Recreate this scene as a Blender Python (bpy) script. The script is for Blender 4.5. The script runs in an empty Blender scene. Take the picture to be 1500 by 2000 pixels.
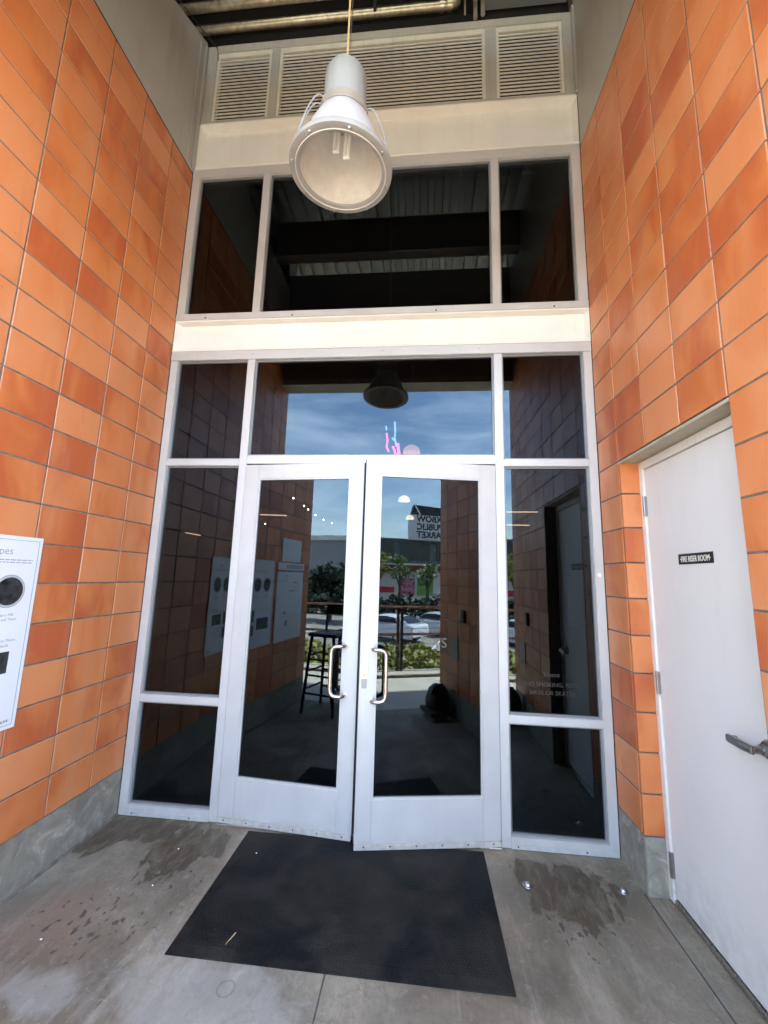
import bpy, bmesh, math, random
from math import radians as R, sin, cos, pi
from mathutils import Vector, Matrix
random.seed(7)
S = bpy.context.scene
C = S.collection

# ------------------------------------------------------------------ camera, world, sun, exposure
cam_d = bpy.data.cameras.new('camera')
cam = bpy.data.objects.new('camera', cam_d); C.objects.link(cam)
S.camera = cam
cam_d.sensor_fit = 'VERTICAL'; cam_d.sensor_height = 36.0; cam_d.sensor_width = 27.0
cam_d.lens = 796.28/2000*36.0
cam_d.clip_start = 0.02; cam_d.clip_end = 2000
pit, yaw, rol = 0.15876, 0.09517, -0.02766
Mz = Matrix.Rotation(yaw, 3, 'Z'); Mx = Matrix.Rotation(pit, 3, 'X'); My = Matrix.Rotation(rol, 3, 'Y')
Mc = Mz @ Mx @ My @ Matrix.Rotation(R(90), 3, 'X')
cam.matrix_world = Matrix.Translation((1.9672, -2.7839, 1.5824)) @ Mc.to_4x4()

SUN_EL, SUN_AZ = R(60), R(-2)          # azimuth measured from +x towards +y (behind the building)
sd = Vector((cos(SUN_EL)*cos(SUN_AZ), cos(SUN_EL)*sin(SUN_AZ), sin(SUN_EL)))
W = bpy.data.worlds.new("World"); S.world = W; W.use_nodes = True
nt = W.node_tree; nt.nodes.clear()
sky = nt.nodes.new('ShaderNodeTexSky'); sky.sky_type = 'NISHITA'; sky.sun_disc = False
sky.sun_elevation = SUN_EL; sky.sun_rotation = math.atan2(sd.x, sd.y)
sky.air_density = 1.25; sky.dust_density = 0.3; sky.ozone_density = 2.5
tc = nt.nodes.new('ShaderNodeTexCoord')
mp = nt.nodes.new('ShaderNodeMapping'); mp.inputs['Scale'].default_value = (1.2, 1.2, 5.0); mp.inputs['Rotation'].default_value = (0.25, 0.1, 0.4)
nz = nt.nodes.new('ShaderNodeTexNoise'); nz.inputs['Scale'].default_value = 2.3; nz.inputs['Detail'].default_value = 9; nz.inputs['Roughness'].default_value = 0.62; nz.inputs['Distortion'].default_value = 0.5
cr = nt.nodes.new('ShaderNodeValToRGB'); cr.color_ramp.elements[0].position = 0.40; cr.color_ramp.elements[1].position = 0.80
cr.color_ramp.elements[1].color = (.6, .6, .6, 1)
mx = nt.nodes.new('ShaderNodeMixRGB'); mx.inputs[2].default_value = (8.0, 8.8, 10.2, 1)
bg = nt.nodes.new('ShaderNodeBackground'); bg.inputs[1].default_value = 0.14
wo = nt.nodes.new('ShaderNodeOutputWorld')
L = nt.links.new
L(tc.outputs['Generated'], mp.inputs[0]); L(mp.outputs[0], nz.inputs[0]); L(nz.outputs[0], cr.inputs[0])
L(cr.outputs[0], mx.inputs[0]); L(sky.outputs[0], mx.inputs[1]); L(mx.outputs[0], bg.inputs[0]); L(bg.outputs[0], wo.inputs[0])
sl = bpy.data.lights.new('sun', 'SUN'); sl.energy = 5.0; sl.angle = R(0.53); sl.color = (1.0, 0.95, 0.87)
so = bpy.data.objects.new('sun', sl); C.objects.link(so)
so.rotation_euler = sd.to_track_quat('Z', 'Y').to_euler()
S.view_settings.view_transform = 'Standard'; S.view_settings.look = 'None'
S.view_settings.exposure = 3.45; S.view_settings.gamma = 1
S.view_settings.use_curve_mapping = False
S.render.engine = 'CYCLES'
S.cycles.max_bounces = 12; S.cycles.diffuse_bounces = 6; S.cycles.glossy_bounces = 6; S.cycles.transparent_max_bounces = 16
S.cycles.sample_clamp_indirect = 12
S.cycles.use_denoising = True

# ------------------------------------------------------------------ materials
def mat(name, col, rough=.5, metal=0, noise=0, nscale=8, bump=0, bscale=60, spec=.5, emit=None, estr=0):
    m = bpy.data.materials.new(name); m.use_nodes = True
    n = m.node_tree; b = n.nodes['Principled BSDF']
    b.inputs['Base Color'].default_value = (*col, 1); b.inputs['Roughness'].default_value = rough
    b.inputs['Metallic'].default_value = metal; b.inputs['Specular IOR Level'].default_value = spec
    if emit: b.inputs['Emission Color'].default_value = (*emit, 1); b.inputs['Emission Strength'].default_value = estr
    t = n.nodes.new('ShaderNodeTexCoord')
    if noise:
        z = n.nodes.new('ShaderNodeTexNoise'); z.inputs['Scale'].default_value = nscale; z.inputs['Detail'].default_value = 6
        n.links.new(t.outputs['Object'], z.inputs[0])
        r = n.nodes.new('ShaderNodeMapRange'); r.inputs[1].default_value = .3; r.inputs[2].default_value = .7
        r.inputs[3].default_value = 1-noise; r.inputs[4].default_value = 1+noise
        n.links.new(z.outputs[0], r.inputs[0])
        v = n.nodes.new('ShaderNodeVectorMath'); v.operation = 'SCALE'; v.inputs[0].default_value = col
        n.links.new(r.outputs[0], v.inputs['Scale']); n.links.new(v.outputs[0], b.inputs['Base Color'])
        r2 = n.nodes.new('ShaderNodeMapRange'); r2.inputs[3].default_value = max(0, rough-.08); r2.inputs[4].default_value = min(1, rough+.12)
        n.links.new(z.outputs[0], r2.inputs[0]); n.links.new(r2.outputs[0], b.inputs['Roughness'])
    if bump:
        z = n.nodes.new('ShaderNodeTexNoise'); z.inputs['Scale'].default_value = bscale; z.inputs['Detail'].default_value = 5
        n.links.new(t.outputs['Object'], z.inputs[0])
        u = n.nodes.new('ShaderNodeBump'); u.inputs['Strength'].default_value = bump; u.inputs['Distance'].default_value = .01
        n.links.new(z.outputs[0], u.inputs['Height']); n.links.new(u.outputs[0], b.inputs['Normal'])
    return m

def N(nt_, kind, **kw):
    n = nt_.nodes.new(kind)
    for k, v in kw.items():
        if k.startswith('i_'):
            key = k[2:]
            n.inputs[int(key) if key.isdigit() else key].default_value = v
        else: setattr(n, k, v)
    return n

def tile_material():
    m = bpy.data.materials.new('glazed_tile'); m.use_nodes = True
    n = m.node_tree; b = n.nodes['Principled BSDF']; l = n.links.new
    info = N(n, 'ShaderNodeObjectInfo'); geo = N(n, 'ShaderNodeNewGeometry')
    # each tile samples the kiln-flash noise at its own place
    off = N(n, 'ShaderNodeVectorMath', operation='SCALE'); off.inputs[0].default_value = (37, 91, 53); l(info.outputs['Random'], off.inputs['Scale'])
    add = N(n, 'ShaderNodeVectorMath', operation='ADD'); l(geo.outputs['Position'], add.inputs[0]); l(off.outputs[0], add.inputs[1])
    mpg = N(n, 'ShaderNodeMapping'); mpg.inputs['Scale'].default_value = (1, 1, .55); l(add.outputs[0], mpg.inputs[0])
    z1 = N(n, 'ShaderNodeTexNoise', i_Scale=4.2, i_Detail=2.5, i_Distortion=.6); l(mpg.outputs[0], z1.inputs['Vector'])
    z2 = N(n, 'ShaderNodeTexNoise', i_Scale=140., i_Detail=3.); l(add.outputs[0], z2.inputs['Vector'])
    # tile mean tone
    rp = N(n, 'ShaderNodeValToRGB'); e = rp.color_ramp.elements
    e[0].position = 0; e[0].color = (.61, .224, .086, 1); e[1].position = 1; e[1].color = (.44, .100, .030, 1)
    x = rp.color_ramp.elements.new(.55); x.color = (.56, .175, .052, 1)
    x = rp.color_ramp.elements.new(.80); x.color = (.48, .128, .036, 1)
    a = N(n, 'ShaderNodeMapRange'); a.inputs[1].default_value = .28; a.inputs[2].default_value = .72; a.inputs[3].default_value = -.40; a.inputs[4].default_value = .52
    l(z1.outputs[0], a.inputs[0])
    s = N(n, 'ShaderNodeMath', operation='ADD', use_clamp=True); rpw = N(n, 'ShaderNodeMath', operation='POWER'); rpw.inputs[1].default_value = 2.0; l(info.outputs['Random'], rpw.inputs[0]); l(rpw.outputs[0], s.inputs[0]); l(a.outputs[0], s.inputs[1])
    l(s.outputs[0], rp.inputs[0])
    mul = N(n, 'ShaderNodeMapRange'); mul.inputs[3].default_value = .93; mul.inputs[4].default_value = 1.07; l(z2.outputs[0], mul.inputs[0])
    sc = N(n, 'ShaderNodeVectorMath', operation='SCALE'); l(rp.outputs[0], sc.inputs[0]); l(mul.outputs[0], sc.inputs['Scale'])
    # occasional run or smear of deeper glaze
    z3 = N(n, 'ShaderNodeTexNoise', i_Scale=3.2, i_Detail=1.); mp3 = N(n, 'ShaderNodeMapping'); mp3.inputs['Scale'].default_value = (2.6, 2.6, .25)
    l(add.outputs[0], mp3.inputs[0]); l(mp3.outputs[0], z3.inputs['Vector'])
    r3 = N(n, 'ShaderNodeMapRange'); r3.inputs[1].default_value = .66; r3.inputs[2].default_value = .74; r3.inputs[4].default_value = .45; l(z3.outputs[0], r3.inputs[0])
    mx3 = N(n, 'ShaderNodeMixRGB'); mx3.inputs[2].default_value = (.47, .122, .030, 1); l(r3.outputs[0], mx3.inputs[0]); l(sc.outputs[0], mx3.inputs[1])
    # worn arrises and a little dirt next to the joints
    tco = N(n, 'ShaderNodeTexCoord'); sx = N(n, 'ShaderNodeSeparateXYZ'); l(tco.outputs['Object'], sx.inputs[0])
    def mm(op, a_, b_=None):
        q = N(n, 'ShaderNodeMath', operation=op)
        for i, v in enumerate((a_, b_)):
            if v is None: continue
            if isinstance(v, (int, float)): q.inputs[i].default_value = v
            else: l(v, q.inputs[i])
        return q.outputs[0]
    ed = mm('MINIMUM', mm('SUBTRACT', .1462, mm('ABSOLUTE', sx.outputs[0])), mm('SUBTRACT', .0978, mm('ABSOLUTE', sx.outputs[2])))
    zE = N(n, 'ShaderNodeTexNoise', i_Scale=55., i_Detail=5., i_Roughness=.7); l(add.outputs[0], zE.inputs['Vector'])
    ew = mm('ADD', ed, mm('MULTIPLY', mm('SUBTRACT', zE.outputs[0], .5), .022))
    rE = N(n, 'ShaderNodeMapRange'); rE.inputs[1].default_value = -.001; rE.inputs[2].default_value = .005; rE.inputs[3].default_value = .50; rE.inputs[4].default_value = 0; l(ew, rE.inputs[0])
    mE = N(n, 'ShaderNodeMixRGB'); mE.inputs[2].default_value = (.42, .27, .17, 1); l(rE.outputs[0], mE.inputs[0]); l(mx3.outputs[0], mE.inputs[1])
    zP = N(n, 'ShaderNodeTexNoise', i_Scale=38., i_Detail=2.); l(add.outputs[0], zP.inputs['Vector'])
    rP = N(n, 'ShaderNodeMapRange'); rP.inputs[1].default_value = .735; rP.inputs[2].default_value = .76; rP.inputs[4].default_value = .5; l(zP.outputs[0], rP.inputs[0])
    mP = N(n, 'ShaderNodeMixRGB'); mP.inputs[2].default_value = (.22, .10, .05, 1); l(rP.outputs[0], mP.inputs[0]); l(mE.outputs[0], mP.inputs[1])
    # dusty vertical runs that cross the joints
    mW = N(n, 'ShaderNodeMapping'); mW.inputs['Scale'].default_value = (5, 5, .5); l(geo.outputs['Position'], mW.inputs[0])
    zW = N(n, 'ShaderNodeTexNoise', i_Scale=1.6, i_Detail=6., i_Roughness=.6); l(mW.outputs[0], zW.inputs['Vector'])
    rW = N(n, 'ShaderNodeMapRange'); rW.inputs[1].default_value = .5; rW.inputs[2].default_value = .8; rW.inputs[4].default_value = .30; l(zW.outputs[0], rW.inputs[0])
    mWc = N(n, 'ShaderNodeMixRGB'); mWc.inputs[2].default_value = (.50, .30, .18, 1); l(rW.outputs[0], mWc.inputs[0]); l(mP.outputs[0], mWc.inputs[1])
    l(mWc.outputs[0], b.inputs['Base Color'])
    rr = N(n, 'ShaderNodeMapRange'); rr.inputs[3].default_value = .30; rr.inputs[4].default_value = .56; l(z1.outputs[0], rr.inputs[0]); l(rr.outputs[0], b.inputs['Roughness'])
    bu = N(n, 'ShaderNodeBump', i_Strength=.12, i_Distance=.004); z4 = N(n, 'ShaderNodeTexNoise', i_Scale=26., i_Detail=4.); l(add.outputs[0], z4.inputs['Vector'])
    l(z4.outputs[0], bu.inputs['Height']); l(bu.outputs[0], b.inputs['Normal'])
    return m

def glass_material(tint=(.22, .235, .25), f0=.05):
    m = bpy.data.materials.new('tinted_glass'); m.use_nodes = True
    n = m.node_tree; n.nodes.clear(); l = n.links.new
    o = N(n, 'ShaderNodeOutputMaterial'); mixs = N(n, 'ShaderNodeMixShader')
    t = N(n, 'ShaderNodeBsdfTransparent'); t.inputs[0].default_value = (*tint, 1)
    g = N(n, 'ShaderNodeBsdfGlossy'); g.inputs['Roughness'].default_value = 0; g.inputs[0].default_value = (.74, .90, 1, 1)
    lw = N(n, 'ShaderNodeLayerWeight'); lw.inputs[0].default_value = .5
    p = N(n, 'ShaderNodeMath', operation='POWER'); p.inputs[1].default_value = 4.5; l(lw.outputs['Facing'], p.inputs[0])
    r = N(n, 'ShaderNodeMapRange'); r.inputs[3].default_value = f0; r.inputs[4].default_value = .95; l(p.outputs[0], r.inputs[0])
    l(r.outputs[0], mixs.inputs[0]); l(t.outputs[0], mixs.inputs[1]); l(g.outputs[0], mixs.inputs[2]); l(mixs.outputs[0], o.inputs[0])
    return m

def floor_material():
    m = bpy.data.materials.new('stained_concrete'); m.use_nodes = True
    n = m.node_tree; b = n.nodes['Principled BSDF']; l = n.links.new
    g = N(n, 'ShaderNodeNewGeometry'); P = g.outputs['Position']
    def noise(sc, det=6, dist=0, scale3=None, rough=.5):
        z = N(n, 'ShaderNodeTexNoise', i_Scale=sc, i_Detail=det, i_Distortion=dist, i_Roughness=rough)
        if scale3:
            q = N(n, 'ShaderNodeMapping'); q.inputs['Scale'].default_value = scale3; q.inputs['Rotation'].default_value = (0, 0, .45); l(P, q.inputs[0]); l(q.outputs[0], z.inputs['Vector'])
        else: l(P, z.inputs['Vector'])
        return z.outputs[0]
    def rng(x, a, b_, c=0., d=1.):
        r = N(n, 'ShaderNodeMapRange'); r.inputs[1].default_value = a; r.inputs[2].default_value = b_; r.inputs[3].default_value = c; r.inputs[4].default_value = d
        l(x, r.inputs[0]); return r.outputs[0]
    def mth(op, a, b_=None, clamp=False):
        r = N(n, 'ShaderNodeMath', operation=op, use_clamp=clamp)
        for i, v in enumerate((a, b_)):
            if v is None: continue
            if isinstance(v, (int, float)): r.inputs[i].default_value = v
            else: l(v, r.inputs[i])
        return r.outputs[0]
    def mixc(f, a, col):
        r = N(n, 'ShaderNodeMixRGB'); r.inputs[2].default_value = (*col, 1)
        if isinstance(a, tuple): r.inputs[1].default_value = (*a, 1)
        else: l(a, r.inputs[1])
        l(f, r.inputs[0]); return r.outputs[0]
    base = N(n, 'ShaderNodeValToRGB'); e = base.color_ramp.elements
    e[0].position = .38; e[0].color = (.132, .104, .066, 1); e[1].position = .63; e[1].color = (.345, .288, .20, 1)
    l(noise(1.5, 8, .6, None, .62), base.inputs[0]); c = base.outputs[0]
    c = mixc(rng(noise(.9, 3), .52, .66, 0, .45), c, (.20, .195, .15))
    c = mixc(rng(noise(.8, 2, 1.), .56, .7, 0, .45), c, (.23, .155, .10))
    c = mixc(rng(noise(11, 8, .4, (1, .55, 1), .7), .55, .75, 0, .55), c, (.37, .34, .28))      # pale scuffing
    c = mixc(rng(noise(60, 4), .52, .75, 0, .40), c, (.11, .09, .065))
    c = mixc(rng(noise(4.5, 9, .9, (1.6, .28, 1), .72), .54, .70, 0, .60), c, (.40, .355, .27))
    c = mixc(rng(noise(7, 9, .5, (2.2, .4, 1), .7), .56, .72, 0, .45), c, (.12, .095, .06))
    c = mixc(rng(noise(13, 8, .9, (1.2, .8, 1), .75), .50, .64, 0, .5), c, (.155, .135, .10))
    c = mixc(rng(noise(23, 7, .4, None, .75), .56, .66, 0, .5), c, (.36, .33, .27))
    c = mixc(rng(noise(210, 3), .64, .70, 0, .6), c, (.075, .062, .045))
    sep = N(n, 'ShaderNodeSeparateXYZ'); l(P, sep.inputs[0])
    def blob(x, y, rx, ry):
        u = mth('DIVIDE', mth('SUBTRACT', sep.outputs[0], x), rx); v = mth('DIVIDE', mth('SUBTRACT', sep.outputs[1], y), ry)
        return mth('SUBTRACT', 1.0, mth('SQRT', mth('ADD', mth('MULTIPLY', u, u), mth('MULTIPLY', v, v))))
    wob = mth('MULTIPLY', mth('SUBTRACT', noise(9, 5, .8, (1., .45, 1.), .6), .5), 2.1)
    wet = None
    for q in ((.22, -.10, .34, .15), (.62, -.24, .20, .22), (.05, -.22, .16, .18), (2.72, -.28, .27, .20), (2.80, -.36, .18, .17)):
        v = blob(*q); wet = v if wet is None else mth('MAXIMUM', wet, v)
    damp = rng(mth('ADD', wet, mth('MULTIPLY', mth('SUBTRACT', noise(3.2, 5), .5), 2.2)), -.55, .25, 0, .5)
    wet = mth('MULTIPLY', rng(mth('ADD', wet, wob), .02, .10), rng(noise(16, 6, .4, (1.4, .5, 1), .7), .36, .56, .35, 1.))
    c = mixc(damp, c, (.13, .108, .072))
    c = mixc(rng(noise(1.1, 4, .8, None, .6), .50, .66, 0, .42), c, (.12, .105, .075))
    crk = rng(mth('ABSOLUTE', mth('SUBTRACT', noise(2.1, 4, .3, None, .55), .5)), .0, .0035, .35, 0)
    c = mixc(crk, c, (.09, .075, .055))
    pale = rng(mth('ADD', mth('MAXIMUM', blob(1.15, -1.05, .55, .28), blob(.55, -1.1, .22, .1)), mth('MULTIPLY', mth('SUBTRACT', noise(6, 7, .8, None, .65), .5), 2.)), .1, .6, 0, .42)
    c = mixc(pale, c, (.40, .385, .34))
    rust = rng(mth('ADD', blob(.28, -.82, .38, .28), mth('MULTIPLY', mth('SUBTRACT', noise(4, 5), .5), 1.5)), .1, .7, 0, .45)
    c = mixc(rust, c, (.23, .145, .10))
    # drips between the wet patch and the open floor
    near = mth('MAXIMUM', blob(.62, -.48, .45, .36), mth('MAXIMUM', blob(2.72, -.55, .34, .3), blob(.5, -.8, .6, .35)))
    dz = noise(34, 2, .3, (1, .6, 1)); drip = rng(mth('ADD', dz, mth('MULTIPLY', near, .22)), .77, .80)
    c = mixc(mth('MULTIPLY', drip, .9), c, (.07, .058, .045))
    c = mixc(mth('MULTIPLY', wet, .9), c, (.072, .052, .029))
    # round cup mark
    u = mth('SUBTRACT', sep.outputs[0], 1.235); v = mth('SUBTRACT', sep.outputs[1], -1.0)
    d = mth('SQRT', mth('ADD', mth('MULTIPLY', u, u), mth('MULTIPLY', v, v)))
    ring = rng(mth('ABSOLUTE', mth('SUBTRACT', mth('ADD', d, mth('MULTIPLY', mth('SUBTRACT', noise(30, 2), .5), .012)), .032)), .0015, .005, .38, 0)
    c = mixc(ring, c, (.09, .08, .065))
    l(c, b.inputs['Base Color'])
    rg = mth('SUBTRACT', rng(noise(5, 5), .3, .7, .55, .85), mth('MULTIPLY', wet, .16)); l(rg, b.inputs['Roughness'])
    bu = N(n, 'ShaderNodeBump', i_Strength=.6, i_Distance=.006); l(mth('SUBTRACT', noise(45, 8, .5, (1.3, .5, 1), .7), mth('MULTIPLY', wet, .15)), bu.inputs['Height']); l(bu.outputs[0], b.inputs['Normal'])
    return m

def plinth_material():
    m = mat('trowelled_concrete', (.24, .235, .215), .7, bump=.5, bscale=30)
    n = m.node_tree; b = n.nodes['Principled BSDF']; l = n.links.new
    g = N(n, 'ShaderNodeNewGeometry')
    z = N(n, 'ShaderNodeTexNoise', i_Scale=7., i_Detail=7., i_Distortion=1.5, i_Roughness=.65); l(g.outputs[0], z.inputs['Vector'])
    r = N(n, 'ShaderNodeValToRGB'); e = r.color_ramp.elements; e[0].position = .33; e[0].color = (.17, .155, .12, 1); e[1].position = .72; e[1].color = (.42, .385, .31, 1)
    x = e.new(.55); x.color = (.25, .228, .18, 1)
    l(z.outputs[0], r.inputs[0]); l(r.outputs[0], b.inputs['Base Color'])
    return m

M = {}
M['tile'] = tile_material(); M['glass'] = glass_material(f0=.058); M['floor'] = floor_material(); M['plinth'] = plinth_material()
M['mortar'] = mat('mortar', (.165, .138, .118), .95, noise=.35, nscale=20, bump=.4, bscale=200)
M['alu'] = mat('clear_anodised_aluminium', (.53, .515, .495), .42, metal=.25, noise=.05, nscale=5, spec=.5)
M['alu_edge'] = mat('glazing_gasket', (.03, .03, .032), .6)
M['stop'] = mat('dark_aluminium_stop', (.23, .23, .23), .45, metal=.4)
M['beam'] = mat('cream_steel_paint', (.74, .72, .665), .42, noise=.04, nscale=4)
M['louvre'] = mat('louvre_paint', (.70, .665, .58), .5, noise=.08, nscale=6)
M['louvre_frame'] = mat('louvre_frame_paint', (.46, .44, .40), .5, noise=.08, nscale=6)
M['panel'] = mat('grey_metal_panel', (.39, .38, .345), .5, noise=.07, nscale=2)
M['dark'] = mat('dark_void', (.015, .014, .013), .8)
M['deck'] = mat('grey_steel_deck', (.33, .30, .25), .55, metal=.2, noise=.1, nscale=3)
M['galv'] = mat('galvanised_pipe', (.52, .47, .36), .34, metal=.8, noise=.28, nscale=25)
M['lamp'] = mat('lamp_grey_enamel', (.30, .315, .32), .38, noise=.05, nscale=9)
M['lamp_rim'] = mat('lamp_rim_grey', (.27, .262, .245), .45, noise=.08, nscale=12)
M['lamp_in'] = mat('lamp_reflector', (.58, .54, .49), .35, noise=.12, nscale=7)
M['tube'] = mat('fluorescent_tube', (.9, .88, .82), .25)
M['cord'] = mat('yellow_cord', (.62, .50, .26), .6)
M['screw'] = mat('steel_screw', (.7, .7, .68), .3, metal=1)
M['steel'] = mat('brushed_steel', (.60, .57, .53), .27, metal=1, noise=.05, nscale=40)
M['lever'] = mat('satin_nickel', (.36, .35, .34), .33, metal=1, noise=.08, nscale=40)
M['door'] = mat('white_door_paint', (.70, .675, .645), .5, noise=.02, nscale=3, bump=.06, bscale=160)
M['door_frame'] = mat('white_frame_paint', (.72, .69, .65), .45, noise=.03, nscale=6)
M['lintel'] = mat('lintel_paint', (.40, .36, .27), .6, noise=.12, nscale=12)
M['rubber'] = mat('black_rubber', (.0065, .007, .0085), .8, spec=.2, noise=.3, nscale=6, bump=.5, bscale=90)
M['black'] = mat('black_plastic', (.012, .012, .012), .45)
M['white'] = mat('white_sign_face', (.70, .70, .72), .4)
M['ink'] = mat('black_ink', (.02, .02, .022), .45)
M['grey_ink'] = mat('grey_ink', (.30, .32, .33), .5)
M['green_ink'] = mat('grey_green_line', (.22, .34, .34), .5)
M['photo'] = mat('dark_photo_print', (.03, .03, .032), .35, noise=.9, nscale=30)
M['vinyl'] = mat('etched_vinyl', (.10, .09, .08), .6)
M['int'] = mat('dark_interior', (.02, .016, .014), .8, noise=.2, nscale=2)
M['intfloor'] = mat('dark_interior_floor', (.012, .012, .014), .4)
M['warm'] = mat('warm_lamp_glow', (.9, .8, .6), .5, emit=(1, .74, .42), estr=1.5)
M['bulb'] = mat('bulb_glow', (.9, .8, .6), .5, emit=(1, .85, .6), estr=16)
M['strip'] = mat('strip_glow', (.9, .7, .5), .5, emit=(1, .62, .34), estr=1.6)
M['pink'] = mat('pink_neon', (.9, .3, .5), .5, emit=(1, .10, .30), estr=3.6)
M['blue'] = mat('blue_neon', (.3, .5, .9), .5, emit=(.22, .40, 1), estr=2.4)
M['asphalt'] = mat('worn_asphalt', (.32, .29, .25), .9, noise=.2, nscale=.7, bump=.3, bscale=40)
M['walk'] = mat('sidewalk_concrete', (.58, .53, .44), .85, noise=.1, nscale=2.5, bump=.2, bscale=60)
M['leaf'] = mat('yellow_green_leaf', (.29, .29, .05), .55, noise=.4, nscale=3)
M['hedge'] = mat('dark_hedge_leaf', (.02, .03, .014), .6, noise=.5, nscale=3)
M['tree'] = mat('tree_leaf', (.05, .085, .03), .55, noise=.4, nscale=1.5)
M['tree_light'] = mat('pale_tree_leaf', (.16, .22, .09), .5, noise=.4, nscale=1.5)
M['bark'] = mat('bark', (.09, .07, .05), .9, noise=.3, nscale=12)
M['soil'] = mat('soil', (.07, .05, .035), .95, noise=.2, nscale=5)
M['rail'] = mat('rail_bronze', (.06, .05, .045), .4, metal=.3)
M['wood'] = mat('handrail_wood', (.42, .25, .19), .55, noise=.15, nscale=12)
M['cable'] = mat('steel_cable', (.45, .45, .45), .35, metal=1)
M['car'] = mat('white_car_paint', (.72, .73, .74), .2)
M['carglass'] = mat('car_glass', (.015, .017, .02), .06)
M['tyre'] = mat('tyre', (.02, .02, .02), .8)
M['hub'] = mat('wheel_rim', (.45, .45, .46), .3, metal=.9)
M['red'] = mat('tail_light', (.45, .02, .02), .3)
M['paint_line'] = mat('road_paint', (.75, .73, .68), .7)
M['wwall'] = mat('market_wall_white', (.62, .60, .58), .7, noise=.06, nscale=1)
M['gwall'] = mat('warehouse_wall_grey', (.30, .28, .29), .8, noise=.06, nscale=.5)
M['mroof'] = mat('metal_roof_edge', (.68, .66, .6), .4, metal=.3)
M['fascia'] = mat('dark_red_fascia', (.22, .05, .035), .6, noise=.3, nscale=1)
M['slate'] = mat('slate_green_cladding', (.09, .12, .12), .4, noise=.3, nscale=1.2)
M['redsign'] = mat('red_banner', (.50, .03, .05), .5)
M['greensign'] = mat('green_banner', (.14, .32, .06), .5, noise=.3, nscale=2)
M['pinksign'] = mat('pink_floral_banner', (.45, .16, .24), .5, noise=.8, nscale=3)
M['roofbrd'] = mat('roof_membrane', (.2, .2, .2), .8)
M['stool'] = mat('black_stool_paint', (.012, .012, .013), .5)
M['crate'] = mat('brown_wood', (.06, .035, .022), .7, noise=.2, nscale=15)

# ------------------------------------------------------------------ helpers
def weather(m, dark=(.10, .085, .065), amt=.5, zmax=.35, streak=.10, world=True, sscale=(9, 9, .35), speck=.25, smear=.0):
    """dirt that gathers low down, vertical streaks, specks and scuffs mixed over the base colour of a material"""
    n = m.node_tree; b = n.nodes['Principled BSDF']; l = n.links.new; bc = b.inputs['Base Color']
    g = N(n, 'ShaderNodeNewGeometry'); P = g.outputs['Position']; sp_ = N(n, 'ShaderNodeSeparateXYZ'); l(P, sp_.inputs[0])
    src = bc.links[0].from_socket if bc.links else None
    base = tuple(bc.default_value)
    def mr(x, a, b_, c, d):
        r_ = N(n, 'ShaderNodeMapRange'); r_.inputs[1].default_value = a; r_.inputs[2].default_value = b_; r_.inputs[3].default_value = c; r_.inputs[4].default_value = d; l(x, r_.inputs[0]); return r_.outputs[0]
    def ml(a, b_, op='MULTIPLY'):
        q = N(n, 'ShaderNodeMath', operation=op, use_clamp=True); l(a, q.inputs[0])
        if isinstance(b_, (int, float)): q.inputs[1].default_value = b_
        else: l(b_, q.inputs[1])
        return q.outputs[0]
    z1 = N(n, 'ShaderNodeTexNoise', i_Scale=14., i_Detail=7., i_Roughness=.7); l(P, z1.inputs['Vector'])
    q = N(n, 'ShaderNodeMapping'); q.inputs['Scale'].default_value = sscale; l(P, q.inputs[0])
    z2 = N(n, 'ShaderNodeTexNoise', i_Scale=3., i_Detail=6., i_Roughness=.65); l(q.outputs[0], z2.inputs['Vector'])
    z3 = N(n, 'ShaderNodeTexNoise', i_Scale=70., i_Detail=3.); l(P, z3.inputs['Vector'])
    low = ml(mr(sp_.outputs[2], 0., zmax, 1., 0.), mr(z1.outputs[0], .38, .68, 0., amt))
    st = mr(z2.outputs[0], .52, .78, 0., streak)
    sk_ = mr(z3.outputs[0], .68, .72, 0., speck)
    f = ml(ml(low, st, 'ADD'), sk_, 'ADD')
    mxr = N(n, 'ShaderNodeMixRGB'); mxr.inputs[2].default_value = (*dark, 1)
    if src: l(src, mxr.inputs[1])
    else: mxr.inputs[1].default_value = base
    l(f, mxr.inputs[0]); l(mxr.outputs[0], bc)
    return m

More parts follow.
